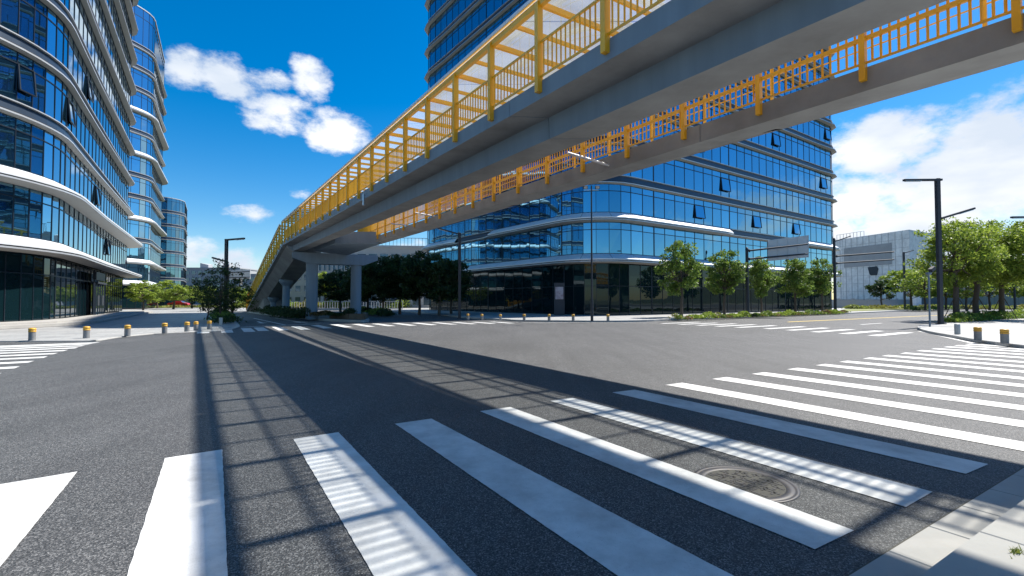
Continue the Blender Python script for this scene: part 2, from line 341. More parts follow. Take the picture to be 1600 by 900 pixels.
# ------------------------------------------------------------------ ground, roads, pavements
def sheet(name, pts, z, m, kind='structure', thick=None, side=None):
    b = MB(); top = [Vector((p[0], p[1], z)) for p in pts]
    b.face(top, m)
    if thick:
        lo = [Vector((p.x, p.y, z-thick)) for p in top]
        b.grid([lo+[lo[0]], top+[top[0]]], side or m)
    o = b.build(name); o['kind'] = kind; return o
b = MB(); b.face([(-1500, -1500, -.03), (1500, -1500, -.03), (1500, 2500, -.03), (-1500, 2500, -.03)]); b.build('ground', M['ground'], kind='structure')
b = MB(); b.face([(-160, -60, 0), (170, -60, 0), (170, 220, 0), (-160, 220, 0)]); b.build('road', M['asphalt'], kind='structure')
def ccw(p):
    a = sum(p[i][0]*p[(i+1) % len(p)][1]-p[(i+1) % len(p)][0]*p[i][1] for i in range(len(p)))
    return p if a > 0 else list(reversed(p))
def smooth_poly(pts, n=4):
    """Catmull-Rom through the points (open)"""
    out = []
    P = [pts[0]]+pts+[pts[-1]]
    for i in range(1, len(P)-2):
        for k in range(n):
            t = k/n; a, b_, c, d = P[i-1], P[i], P[i+1], P[i+2]
            out.append(.5*((2*b_)+(c-a)*t+(2*a-5*b_+4*c-d)*t*t+(3*b_-a-3*c+d)*t**3))
    out.append(pts[-1]); return out
def kerbed(name, front, rest, hgt, m, kw=.16):
    """pavement with a kerb stone row along its front line"""
    fr = front; pts = ccw([(p[0], p[1]) for p in fr]+[(p[0], p[1]) for p in rest])
    o = sheet(name, pts, hgt, m, thick=hgt+.02, side=M['kerb'])
    # kerb stones, a touch proud
    b = MB(); cx = sum(p[0] for p in pts)/len(pts); cy = sum(p[1] for p in pts)/len(pts)
    for a, c in zip(fr, fr[1:]):
        a = Vector((a[0], a[1], 0)); c = Vector((c[0], c[1], 0)); d = (c-a)
        if d.length < .05: continue
        n = Vector((-d.y, d.x, 0)).normalized()
        if (Vector((cx, cy, 0))-a).dot(n) < 0: n = -n
        k = max(1, int(d.length/1.0))
        for i in range(k):
            p = a+d*(i/k); q = a+d*((i+1)/k)-d.normalized()*.008
            lo = [p-n*.01, q-n*.01, q+n*kw, p+n*kw]
            b.prism([[Vector((v.x, v.y, -.02)) for v in lo], [Vector((v.x, v.y, hgt-.015)) for v in lo], [Vector((v.x, v.y, hgt+.006)) for v in (p+n*.012, q+n*.012, q+n*kw, p+n*kw)]])
    b.build(name+'_kerb', M['kerb'], kind='structure')
    return o
# left plaza
lp_front = [Vector((-60, 17.7, 0)), G(0, 534), G(150, 533.5), G(185, 527.5), G(240, 522), G(312, 519), G(345, 518)]
lp_back = [Vector((-40, 78, 0)), Vector((-62, 112, 0)), Vector((-150, 112, 0)), Vector((-150, 18, 0))]
lp_mid = [G(362, 515), G(373, 511.5), G(374, 508.5), G(369, 503), G(360, 494)]
kerbed('left_plaza', lp_front+smooth_poly(lp_mid), [G(350, 487)]+lp_back, .035, M['plaza'], .2)
# plaza in front of the glass tower
mp_front = [Vector((-22.5, 73, 0)), G(640, 488), G(725, 497), G(790, 501), G(806, 502.3), G(880, 503.2), G(950, 503.5), G(1010, 502.5), G(1052, 500.5), G(1180, 496), G(1320, 490.5), G(1440, 485.5), G(1600, 481)]
kerbed('tower_plaza', smooth_poly(mp_front, 3), [Vector((140, 82, 0)), Vector((150, 150, 0)), Vector((-40, 150, 0))], .13, M['plaza'], .2)
# right corner pavement
tip = [G(1600, 497.2), G(1500, 506), G(1450, 510), G(1436, 512.3), G(1434, 514.5), G(1442, 518.5), G(1460, 523), G(1490, 528.5), G(1527, 535.5), G(1600, 545), G(1700, 556)]
kerbed('corner_pavement', smooth_poly(tip, 4), [Vector((60, 4, 0)), Vector((95, 40, 0)), Vector((70, 60, 0))], .12, M['plaza'], .2)
# near pavement on which the photographer stands
e0 = G(1330.7, 898.7); e1 = G(1600, 732); dk = (e1-e0).normalized(); nk = Vector((dk.y, -dk.x, 0))
if nk.x < 0: nk = -nk
k0 = G(1486.7, 897.3); gw = (k0-e0).dot(nk)
b = MB(); tpos = (G(1496, 790.7)-e0).dot(dk)
L_ = .62
def bev_slab(b, a, c, w0, w1, z0, z1, m, inset=.004):
    p = [a+nk*w0, c+nk*w0, c+nk*w1, a+nk*w1]
    cen = sum(p, Vector())/4
    p = [v+(cen-v).normalized()*inset for v in p]
    b.prism([[Vector((v.x, v.y, z0)) for v in p], [Vector((v.x, v.y, z1-.006)) for v in p], [Vector((v.x, v.y, z1)) for v in [v+(cen-v).normalized()*.008 for v in p]]], m)
t0 = tpos-8*L_
for i in range(60):
    bev_slab(b, e0+dk*(t0+i*L_), e0+dk*(t0+(i+1)*L_), 0, gw, -.02, .012, M['slab'])
b.build('gutter_slabs', M['slab'], kind='structure')
b = MB()
for i in range(40):
    bev_slab(b, e0+dk*(t0+.2+i*1.0), e0+dk*(t0+1.2+i*1.0), gw+.004, gw+.30, -.02, .13, M['slab'])
b.build('near_kerb', M['slab'], kind='structure')
b = MB()
a = e0+dk*(t0-4); c = e0+dk*(t0+42)
b.face([Vector((v.x, v.y, .006)) for v in (a-nk*.01, c-nk*.01, c+nk*(gw+.35), a+nk*(gw+.35))], M['joint'])
b.face([Vector((v.x, v.y, .105)) for v in (a+nk*(gw+.28), c+nk*(gw+.28), c+nk*(gw+.36), a+nk*(gw+.36))], M['joint'])
b.build('slab_joints', kind='structure')
sheet('near_pavement', ccw([(v.x, v.y) for v in (a+nk*(gw+.33), c+nk*(gw+.33), c+nk*14, a+nk*14)]), .125, M['sidewalk'])
# median island under the bridge
isl = [G(386, 489), G(440, 495), G(500, 501), G(545, 503.6), G(570, 503.8), G(577, 501.5), G(570, 498.5), G(545, 494), G(480, 488)]
isl_p = smooth_poly(isl, 3)
kerbed('median_island', isl_p, [Vector((-42, 92, 0)), Vector((-50, 95, 0))], .16, M['soil'], .22)
b = MB()
pl = [G(514, 500.5), G(543, 502.2), G(566, 502.2), G(571, 500.6), G(566, 498.4)]
pl = [Vector((v.x, v.y+.35, 0)) for v in pl]
for a, c in zip(pl, pl[1:]): b.bar((a.x, a.y, .36), (c.x, c.y, .36), .22, .42)
tag(b.build('planter_wall', M['brown_stone']), 'low brown stone planter wall round the head of the median island', 'planter wall')
# lawn strip right of the tower
sheet('lawn', ccw([tuple(G(*p).xy) for p in ((1315, 488.5), (1440, 484), (1600, 479.7))]+[(120, 88), (66, 88), (56, 80)]), .15, M['lawn'])
sheet('left_lawn', [(-118, 90), (-84, 90), (-62, 107), (-50, 96), (-55, 128), (-118, 128)], .13, M['lawn'])

b = MB(); rh = random.Random(3); rows = []
for j in range(7):
    t = j/6; rows.append([Vector((260+150*t+rh.uniform(-6, 6), -260+i*13, -1+34*math.sin(t*math.pi/2)*(.55+.3*math.sin(i*.21)+.2*math.sin(i*.5+1))+rh.uniform(-1, 1)*(j > 0))) for i in range(48)])
b.grid(rows, None, False, True); b.build('hill', mat('wooded_hill', (.035, .06, .03), .95, noise=(.08, .9, (.07, .09, .045)), bump=(.5, .8, 1.0)), kind='structure')
# ------------------------------------------------------------------ painted markings
ZP = .006
def quad_px(b, pts, z=ZP):
    b.face([Vector((p.x, p.y, z)) for p in ccw3([G(*q) for q in pts])])
def ccw3(p):
    a = sum(p[i].x*p[(i+1) % len(p)].y-p[(i+1) % len(p)].x*p[i].y for i in range(len(p)))
    return p if a > 0 else list(reversed(p))
def ragged(b, A, B, C, D_, z=ZP, step=.06, amp=.0025):
    """stripe A-B far end, D-C near end; long edges slightly uneven"""
    n = max(2, int((D_-A).length/step)); u = (B-A).normalized()
    l = []; r = []
    for i in range(n+1):
        t = i/n; jl = random.uniform(-amp, amp); jr = random.uniform(-amp, amp)
        l.append(A.lerp(D_, t)+u*jl); r.append(B.lerp(C, t)+u*jr)
    if (B-A).cross(D_-A).z > 0: l, r = r, l
    b.grid([[Vector((p.x, p.y, z)) for p in l], [Vector((p.x, p.y, z)) for p in r]])
zc = empty('zebra_crossing', G(950, 690), 'wide white zebra crossing running across the foreground to the right corner', 'zebra crossing')
near = [ # far-left, far-right, near-right, near-left pixel corners (near stripes)
 ((-2, 758), (121.3, 737.6), (-260, 1176), (-420, 1130)),
 ((257.9, 716.6), (347.4, 703), (386, 1230), (118, 1230)),
 ((458.3, 686.7), (528.7, 676), (879, 1040), (684, 1070)),
 ((617.3, 662.7), (674, 654.7), (1184, 921), (1062, 967)),
 ((750, 643), (797.3, 636.5), (1334.7, 829.9), (1273.3, 859.5)),
 ((859.3, 627), (895, 622), (1457.3, 769.3), (1415.5, 793.3)),
 ((956.7, 613.7), (991.7, 609.3), (1544.5, 726), (1509.3, 741.3))]
for q in near:
    A, B, C, D_ = [G(*p) for p in q]
    if q[0][0] < 440:
        d = (G(338, 470.0001)-A); d.normalize(); A0, B0 = A, B; D_ = A-d*3.9; C = B-d*3.9
        # keep stripe direction as read from its visible edge
        if q[0][0] < 100: pass
    b = MB(); ragged(b, A, B, C, D_); b.build('stripe', M['paint'], zc)
tips = [(1040, 601.7), (1112.5, 592.4), (1174.4, 584.5), (1229.5, 577.4), (1274.5, 571), (1311, 565.7), (1348, 560.5), (1377, 556.4), (1406, 552.6), (1431, 548.5), (1454.5, 545.5), (1474, 542.5), (1490, 540.3), (1507, 538.3)]
vp = G(334, 470.9)
for i, p in enumerate(tips):
    A = G(*p); d = (vp-A).normalized(); q = tips[min(i+1, 13)]; A2 = G(*q) if i < 13 else A+(A-G(*tips[12]))
    u = (A2-A); u = u.normalized(); wv = .45 if i < 1 else .46
    B = A+u*min(wv, .46*(A2-A).length+.02); L1 = 4.6 if i < 8 else 5.5
    b = MB(); ragged(b, A, B, B-d*L1, A-d*L1); b.build('stripe', M['paint'], zc)
# left crossing
z2 = empty('zebra_crossing', G(60, 556), 'zebra crossing at the left edge leading up to the plaza bollards', 'zebra crossing')
lt = [(3, 583), (31.5, 572.5), (53.5, 564), (75, 557), (91, 551.5), (107, 546.8), (123, 542.8), (134, 539.6), (146, 536.8), (157, 534.8)]
for i, p in enumerate(lt):
    A = G(*p); A2 = G(*lt[i+1]) if i < 9 else A+(A-G(*lt[8])); u = (A2-A).normalized(); B = A-u*.45
    b = MB(); ragged(b, A, B, B-dB*4.2, A-dB*4.2); b.build('stripe', M['paint'], z2)
# far crossing over the road under the bridge
z3 = empty('zebra_crossing', G(480, 513), 'far zebra crossing passing in front of the bridge island', 'zebra crossing')
fs = [(311, 515, 327.5, 520.5), (345, 514.2, 364, 519.7), (376, 513, 399, 518.4), (396, 512, 417, 517), (424, 511, 450, 516), (454, 510, 485, 515), (485, 508.2, 512, 513.2), (516, 507.2, 543, 511.5), (549, 506.6, 575, 510.7), (580, 506, 606, 509.8), (612, 505.4, 637, 509), (643, 504.8, 668, 508.2), (674, 504.2, 699, 507.4), (705, 503.8, 729, 506.8), (735, 503.4, 758, 506.2), (764, 503, 786, 505.7)]
for x0, y0, x1, y1 in fs:
    A = G(x0, y0); d = (G(338, 470.9)-A).normalized(); C = G(x1, y1)
    B = A+dB*.5; q = G((x0+x1)/2, (y0+y1)/2)
    Ln = min(4.2, max(2.5, (C-A).dot(-d))); b = MB(); ragged(b, A, B, B-d*Ln, A-d*Ln); b.build('stripe', M['paint'], z3)
# crossing over the road to the right
z4 = empty('zebra_crossing', G(1280, 518), 'zebra crossing on the right between tower plaza and corner pavement', 'zebra crossing')
rt = [(1374, 525.3), (1326, 522.2), (1280, 519.4), (1240, 516.6), (1204, 514.2), (1157, 512.2), (1125, 510.4), (1095, 508.8), (1066, 507.3), (1038, 505.9)]
for i, p in enumerate(rt):
    A = G(*p); B = A+dA*.46; b = MB(); ragged(b, A, B, B+dB*4.1, A+dB*4.1); b.build('stripe', M['paint'], z4)
# lines
def line_px(name, p, q, wd, m='paint', z=ZP):
    a = G(*p); c = G(*q); d = (c-a).normalized(); n = Vector((-d.y, d.x, 0))*wd/2
    b = MB(); b.face([Vector((v.x, v.y, z)) for v in (a-n, c-n, c+n, a+n)]); o = b.build(name, M[m], kind='structure'); return o
line_px('stop_line', (376, 511.3), (500, 505.8), .3); line_px('lane_line', (396, 497.2), (446, 508), .15); line_px('lane_line', (430, 497), (480, 505), .15)
line_px('lane_line', (1230, 503.3), (1600, 487.2), .18, 'yellow_paint'); line_px('lane_line', (1232, 502.9), (1600, 486.6), .18, 'yellow_paint')
for x0, y0, x1, y1 in ((1345, 507.2, 1378, 505), (1422, 502, 1452, 500.2), (1505, 497, 1530, 495.8)): line_px('lane_line', (x0, y0), (x1, y1), .18)
line_px('edge_line', (1436, 517.5), (1524, 537.3), .15)
line_px('edge_line', (806, 503.8), (1030, 504.8), .15)
for cx, cy in ((406, 503.5), (462, 502.5)):
    c = G(cx, cy); b = MB(); s = dB*.09
    def P(u, v): p = c+dB*u-dA*v; return Vector((p.x, p.y, ZP))
    b.face([P(-.09, -1.6), P(-.09, 1.2), P(.09, 1.2), P(.09, -1.6)]); b.face([P(-.35, 1.2), P(0, 2.2), P(.35, 1.2)]); b.face([P(.09, -.2), P(.09, .1), P(.8, .5), P(.8, .2)])
    b.build('lane_arrow', M['paint'], kind='structure')

# manhole
mc = G(1163, 754.5); rad = .41
mh = empty('manhole_cover', mc, 'round rusty cast iron manhole cover between two stripes of the near crossing', 'manhole cover')
b = MB()
b.lathe([(rad, .001), (rad, .0045), (rad-.025, .0045), (rad-.03, .002), (rad-.045, .002), (rad-.05, .005), (rad-.085, .005), (rad-.09, .002), (rad-.1, .002), (rad-.1, -.004)], 64, None, mc); b.build('rim', M['iron_rim'], mh)
b = MB(); b.lathe([(rad-.1, .002), (0.001, .002)], 64, M['joint'], mc); b.mi(M['iron'])
gr = rad-.115; k = -gr
st = .042; n = int(2*gr/st)
for i in range(n+1):
    u = -gr+i*st
    half = math.sqrt(max(gr*gr-u*u, 0))
    v = -half
    while v < half-.02:
        ln = min(random.choice((.045, .07, .09)), half-v)
        for sw in (0, 1):
            if (i+sw+int((v+2)/.09)) % 2: continue
            a = mc+(dA*u+dB*v if sw == 0 else dB*u+dA*v); c = mc+(dA*u+dB*(v+ln) if sw == 0 else dB*u+dA*(v+ln))
            b.bar((a.x, a.y, .0035), (c.x, c.y, .0035), .02, .003, M['iron'])
        v += ln+.012
for rr in (.07, .085): b.lathe([(rr, .002), (rr, .0052), (rr-.008, .0052), (rr-.008, .002)], 32, M['iron'], mc)
b.build('lid', M['iron'], mh)

# ------------------------------------------------------------------ glass office towers
def round_poly(pts, radii, pane):
    out = []; n = len(pts)
    segs = []
    for i in range(n):
        p = Vector(pts[i]); a = Vector(pts[i-1]); c = Vector(pts[(i+1) % n]); r = radii[i]
        d1 = (a-p).normalized(); d2 = (c-p).normalized(); ang = math.acos(max(-1, min(1, d1.dot(d2)))); tl = r/math.tan(ang/2)
        s = p+d1*tl; e = p+d2*tl; bis = (d1+d2).normalized(); cen = p+bis*(r/math.sin(ang/2))
        a0 = math.atan2(s.y-cen.y, s.x-cen.x); a1 = math.atan2(e.y-cen.y, e.x-cen.x)
        while a1 < a0: a1 += 2*math.pi
        if a1-a0 > math.pi: a1 -= 2*math.pi
        k = max(2, int(round(abs(a1-a0)*r/(pane*.72))))
        segs.append([cen+Vector((math.cos(a0+(a1-a0)*j/k), math.sin(a0+(a1-a0)*j/k)))*r for j in range(k+1)])
    for i in range(n):
        out += segs[i]; s = segs[i][-1]; e = segs[(i+1) % n][0]; L = (e-s).length; k = max(1, int(round(L/pane)))
        out += [s.lerp(e, j/k) for j in range(1, k)]
    return out
def tower(name, label, pts, radii, base, levels, top, pane, glass, dfun, white, inset=0., openw=(), group='glass office buildings with rounded corners', groundpane=None, seed=1):
    rnd = random.Random(seed)
    path = round_poly([Vector(p) for p in pts], radii, pane); n = len(path)
    nor = []
    for i in range(n):
        d = (path[(i+1) % n]-path[i-1]).normalized(); nor.append(Vector((d.y, -d.x)))
    cx = sum(p.x for p in path)/n; cy = sum(p.y for p in path)/n
    root = empty(name, (cx, cy, base), label, 'office building', group)
    def V(i, out, z): i %= n; return Vector((path[i].x+nor[i].x*out, path[i].y+nor[i].y*out, z))
    # dark core behind the glass
    b = MB(); b.prism([[V(i, -.6, base-.2) for i in range(n)], [V(i, -.6, top-.1) for i in range(n)]], M['gap']); b.build('core', M['gap'], root)
    spans = [(base, levels[0]-.12)]+[(levels[k]+.84, (levels[k+1]-.12) if k+1 < len(levels) else top) for k in range(len(levels))]
    for k, (z0, z1) in enumerate(spans):
        g = MB(); mu = MB(); gm = M['glass_g'] if k == 0 else glass; zt = z1-(z1-z0)*.24
        ins = .35 if k == 0 else 0
        for i in range(n):
            tl = [rnd.uniform(-.009, .009) for _ in range(4)]
            for (a, c) in ((z0, zt), (zt, z1)):
                j = [t*(.6 if a == z0 else .3) for t in tl]
                if k and a == z0 and (i, k) in openw: 
                    continue
                g.face([V(i, -ins+j[0], a), V(i+1, -ins+j[1], a), V(i+1, -ins+j[2], c), V(i, -ins+j[3], c)], gm)
            wdt = .13 if i % 8 == 0 else .045
            dep = .035
            t = (path[(i+1) % n]-path[i-1]).normalized(); t3 = Vector((t.x, t.y, 0))*wdt/2
            q = [V(i, -ins-.03, 0)-t3, V(i, -ins+dep, 0)-t3, V(i, -ins+dep, 0)+t3, V(i, -ins-.03, 0)+t3]
            mu.prism([[Vector((p.x, p.y, z0)) for p in q], [Vector((p.x, p.y, z1)) for p in q]])
            for z in ((z0, zt, z1) if k else (z0, z0+2.9, z1)):
                mu.face([V(i, -ins+.045, z-.03), V(i+1, -ins+.045, z-.03), V(i+1, -ins+.045, z+.03), V(i, -ins+.045, z+.03)])
                mu.face([V(i, -ins+.045, z-.03), V(i, -ins-.02, z-.03), V(i+1, -ins-.02, z-.03), V(i+1, -ins+.045, z-.03)])
        for (i, kk) in openw:
            if kk != k: continue
            h_ = (zt-z0); out = .2
            zb = z0+.32*h_
            g.face([V(i, 0, z0), V(i+1, 0, z0), V(i+1, 0, zb), V(i, 0, zb)], gm)
            w_ = MB(); w_.face([V(i, out, zb+.04), V(i+1, out, zb+.04), V(i+1, .03, zt), V(i, .03, zt)], gm)
            e = [V(i, out, zb), V(i+1, out, zb), V(i+1, .05, zt), V(i, .05, zt)]
            for p, q in zip(e, e[1:]+e[:1]): w_.bar(p, q, .09, .07, M['mullion'])
            w_.build('open_window', None, root)
        g.build('glazing' if k else 'shopfront_glazing', None, root); mu.build('mullions', M['mullion'], root)
    for k, z in enumerate(levels):
        f = MB()
        ds = [dfun(k, path[i]) for i in range(n)]; ws = [white(k, path[i]) for i in range(n)]
        for i in range(n):
            j = (i+1) % n; wh = ws[i]; da, db = ds[i], ds[j]
            def strip(pa, pb, m, q=None):
                f.face([V(i, pa[0](da), z+pa[1]), V(j, pa[0](db), z+pa[1]), V(j, pb[0](db), z+pb[1]), V(i, pb[0](da), z+pb[1])], m)
            K = lambda c: (lambda d: c)
            X = lambda c: (lambda d: d+c)
            # from the bottom up
            strip((K(0), -.14), (X(-.02), -.06), M['soffit_alu'])
            strip((X(0), -.05), (X(0), .05), M['lip'])
            strip((X(0), .05), (X(-.07), .05), M['lip'])
            strip((X(-.07), .05), (X(-.07), .13), M['gap'])
            if wh:
                strip((X(-.07), .13), (X(-.01), .13), M['white_alu'])
                strip((X(-.01), .13), (X(-.01), .24), M['white_alu'])
                strip((X(-.01), .24), (K(.10), .80), M['white_alu'])
                strip((K(.10), .80), (K(-.1), .84), M['white_alu'])
                if i % 2 == 0:
                    q = (V(j, da, 0)-V(i, da, 0)).normalized()*.018
                    up_ = Vector((0, 0, .006)); f.face([V(i, da-.008, z+.24)-q+up_, V(i, da-.008, z+.24)+q+up_, V(i, .108, z+.80)+q+up_, V(i, .108, z+.80)-q+up_], M['dark_alu'])
            else:
                strip((X(-.07), .13), (K(.16), .16), M['dark_alu'])
                strip((K(.16), .16), (K(.12), .70), M['dark_alu'])
                strip((K(.12), .70), (K(.26), .72), M['lip'])
                strip((K(.26), .72), (K(.26), .79), M['lip'])
                strip((K(.26), .79), (K(-.1), .84), M['lip'])
        f.build('fascia_band', None, root)
    b = MB(); b.face([V(i, 0, top) for i in range(n)]); b.build('roof', M['clad_dark'], root)
    c = MB()
    c.prism([[V(i, -.05, top-.02) for i in range(n)], [V(i, .12, top+.02) for i in range(n)], [V(i, .12, top+.2) for i in range(n)], [V(i, -.3, top+.22) for i in range(n)]], M['lip'], caps=False); c.build('coping', M['lip'], root)
    return root, path
Cc = Vector((8.0, 44.8)); Rr = Vector((52.0, 75.0)); Ll = Vector((-14.4, 75.2)); Bk = Rr+(Ll-Cc)
uR = (Rr-Cc).normalized(); uL = (Ll-Cc).normalized()
def wR(k, p):
    v = p-Cc; a = v.dot(uR); c = v.dot(uL)
    if k == 0: return True
    if k == 1: return (c < 2.6 and (a < 21.5 or a > 42.5)) or (a < 2.6 and (c < 17.5 or c > 26.5)) or (a > 40 or c > 26.5)
    if k in (7, 9): return False
    return False
def dR(k, p):
    v = p-Cc; a = v.dot(uR); c = v.dot(uL); near = min(a, c) < 3
    if k == 0: return 1.15
    if k == 1: return .95 if wR(k, p) else .55
    return .42+.25*max(0, 1-abs(Rr-p)/9) if False else .42+.35*max(0, 1-(Rr-p).length/8)+.3*max(0, 1-(Ll-p).length/8)
lvR = [5.4+3.93*k for k in range(12)]; lvR[1] = 9.5
ow = set()
for (k, ii) in ((2, 19), (2, 12), (3, 15), (4, 12), (5, 22), (6, 24), (4, 30), (2, 25), (6, 31), (1, 24), (5, 78), (7, 84), (9, 80), (8, 74), (10, 82), (3, 80), (2, 76)): ow.add((ii, k))
towerR, pathR = tower('office_tower', 'tall blue glass office tower with rounded corner behind the yellow footbridge', [Cc, Rr, Bk, Ll], [5, 2.6, 3, 2.6], .13, lvR, 52.6, 1.75, M['glass_r'], dR, wR, openw=ow)
P1 = Vector((-28.9, 29.6)); P2 = Vector((-49.8, 61.6))
lvL = [4.55+3.93*k for k in range(11)]
def dL(k, p):
    far = max(0, 1-(p-P2).length/26)
    return (1.1 if k < 2 else .38)+far*(.5 if k < 2 else .3)
tower('office_building', 'large curved blue glass office building filling the left edge', [(-31.0, 4), P1, P2, (-76, 43), (-62, 2)], [4, 9, 3, 3, 3], .32, lvL, 48.6, 1.5, M['glass_l'], dL, lambda k, p: k < 2, openw={(24, 3), (31, 2), (28, 4), (35, 1), (19, 3)}, seed=3)
P3 = Vector((-79.6, 107.4))
tower('office_building', 'tall blue glass block second from the left with stepped white ledges', [(-72, 68), (-67.6, 88.0), P3, (-103, 96), (-98, 66)], [3, 5, 3, 3, 3], .2, [4.4+3.93*k for k in range(12)], 55.2, 1.6, M['glass_l'],
      lambda k, p: (.85 if k in (0, 1, 3, 6, 8) else .35)+.3*max(0, 1-(p-P3).length/18), lambda k, p: k in (0, 1, 3, 6, 8), seed=5)
tower('office_building', 'smaller dark blue rounded glass block farthest back on the left', [(-123, 131), (-96.6, 138.5), (-110.5, 160.5), (-134, 152)], [3, 6, 3, 3], .2, [3.7+3.95*k for k in range(7)], 31.8, 1.7, M['glass_d'],
      lambda k, p: .3, lambda k, p: False, seed=8)
# low step in front of the left office building
b = MB()
pth = [Vector((-29.6, 6)), Vector((-27.6, 28.5)), Vector((-29.3, 33.0)), Vector((-46.6, 60.5))]
for zz, off in ((.215, .9), (.325, .35)):
    q = [Vector((p.x+off, p.y-off*.2, zz)) for p in pth]+[Vector((p.x-2.0, p.y, zz)) for p in reversed(pth)]
    b.prism([[Vector((p.x, p.y, .05)) for p in q], q])
b.build('entrance_step', M['slab'], kind='structure')
# doors of the left office building
er = empty('entrance_porch', at(167, 489, 45), 'dark framed glass entrance doors in the ground floor of the left office building', 'entrance')
d0 = at(152, 489, 42.8); d0.z = .3
uu = Vector((P2.x-P1.x, P2.y-P1.y, 0)).normalized(); nn = Vector((uu.y, -uu.x, 0)); base = Vector((P1.x, P1.y, .33))+uu*13.5+nn*.15
fr = MB()
for i in range(5): p = base+uu*i*1.1; fr.bar(p, p+Vector((0, 0, 2.8)), .12, .3, M['mullion'])
fr.bar(base+Vector((0, 0, 2.8)), base+uu*4.4+Vector((0, 0, 2.8)), .5, .18, M['steel'])
fr.bar(base+Vector((0, 0, 3.4)), base+uu*4.4+Vector((0, 0, 3.4)), .25, .7, M['mullion']); er.location = base+uu*2.2; fr.build('door_frame', None, er)
for i in range(4):
    p = base+uu*(i*1.1+.08)+nn*.05; q = base+uu*(i*1.1+1.02)+nn*.05; g = MB()
    g.prism([[p, q, q+nn*.03, p+nn*.03], [v+Vector((0, 0, 2.65)) for v in (p, q, q+nn*.03, p+nn*.03)]]); dd = g.build('door', M['glass_g'], er)
    hh = MB(); m_ = (p+q)/2+nn*.09+uu*(.35 if i % 2 == 0 else -.35); hh.bar(m_+Vector((0, 0, .8)), m_+Vector((0, 0, 1.7)), .04, .04); hh.build('handle', M['galv'], dd)
# totem at the tower corner
tt = empty('notice_totem', (4.6, 46.2, .13), 'dark upright totem with pale notice panel at the tower corner', 'sign')
b = MB(); b.box(4.1, 5.1, 46.0, 46.25, .13, 3.3); b.build('body', M['steel'], tt); b = MB(); b.box(4.22, 4.98, 45.98, 45.997, 1.7, 2.9); b.build('panel', M['poster'], tt)

# ------------------------------------------------------------------ the footbridge
root = empty('footbridge', (-13, 30, 0), 'grey footbridge with yellow railings and roofed walkways crossing overhead', 'footbridge')
class Deck:
    """longitudinal lines of the deck are parallel to d; positions kept at reference section Y=yr"""
    def __init__(s, vpx, vpy, px, py, yr): s.d = dirn(vpx, vpy); s.P = at(px, py, yr); s.yr = yr
    def plane(s, px, py): r = ray(px, py); return r.cross(s.d)
    def x_at(s, px, py, z): n = s.plane(px, py); return -(n.y*s.yr+n.z*(z-H))/n.x
    def z_at(s, px, py, x): n = s.plane(px, py); return H-(n.x*x+n.y*s.yr)/n.z
    def pt(s, x, z, Y):
        t = Y-s.yr; return Vector((x+s.d.x*t, Y, z+s.dz(Y)))
    def dz(s, Y):
        if s.ye is None or Y <= s.ye: return s.d.z*(Y-s.yr)
        z0 = s.d.z*(s.ye-s.yr); return z0-(Y-s.ye)*s.drop
    ye = None; drop = 0
KS = .85
D1 = Deck(319, 453, 846, 126, 10.11*KS); D1.ye = 37.2; D1.drop = (6.15-.3)/(68-37.2)
X1, Z1 = D1.P.x, D1.P.z
zfb = D1.z_at(1000, 66, X1); xb = D1.x_at(1000, 112.5, zfb-.03); zc_ = D1.z_at(1000, 155, xb+.02); xd = D1.x_at(1000, 187.7, zc_)
Xr = X1+2.52; ztop = D1.z_at(772, 67.5, X1)
print('DECK1', X1, Z1, zfb, xb, zc_, xd, Xr, ztop)
D2 = Deck(345, 453, 1072, 202.2, 10.3)
X2, Z2 = D2.P.x, D2.P.z
zf2 = D2.z_at(1000, 250.9, X2); xb2 = D2.x_at(1000, 263, zf2); X2r = X2+1.85
z2r = D2.z_at(1000, 262, X2r)+.0
print('DECK2', X2, Z2, zf2, xb2, X2r, z2r)
def sweep(D_, sec, Ys, mats, name, m, parent):
    b = MB(); loops = [[D_.pt(x, z, Y) for x, z in sec] for Y in Ys]
    n = len(sec)
    for i in range(len(Ys)-1):
        for j in range(n):
            k = (j+1) % n; b.face([loops[i][j], loops[i][k], loops[i+1][k], loops[i+1][j]], mats[j])
    b.face(loops[0], mats[0]); b.face(loops[-1], mats[0]); return b.build(name, m, parent)
CO, SF = M['concrete'], M['soffit']
Yn = -26
# spans broken at joints
cuts1 = [Yn, -8, 9.5, 18.0, 26.0, 33.4, 37.2]
for a, c in zip(cuts1, cuts1[1:]):
    sweep(D1, [(X1, Z1), (X1, zfb), (xb, zfb-.03), (xb+.02, zc_), (xd, zc_), (xd+.02, zfb-.03), (Xr, zfb+.12), (Xr, Z1), (Xr-.1, Z1), (Xr-.1, Z1-.12), (X1+.1, Z1-.12), (X1+.1, Z1)], [a+.012, c-.012], [CO, SF, CO, SF, CO, SF, CO, CO, CO, SF, CO, CO], 'deck_girder', None, root)
cuts2 = [Yn, -9, 10.0, 19.0, 28.0, 37]
for a, c in zip(cuts2, cuts2[1:]):
    sweep(D2, [(X2, Z2), (X2, zf2), (xb2, zf2), (xb2+.25, zf2+.12), (X2r, z2r+.02), (X2r, Z2+.05), (X2r-.1, Z2+.05), (X2r-.1, Z2-.1), (X2+.1, Z2-.1), (X2+.1, Z2)], [a+.012, c-.012], [SF, SF, SF, SF, CO, CO, CO, SF, CO, CO], 'deck_girder', None, root)  # left fascia takes the soffit colour to stand in for warm bounced light
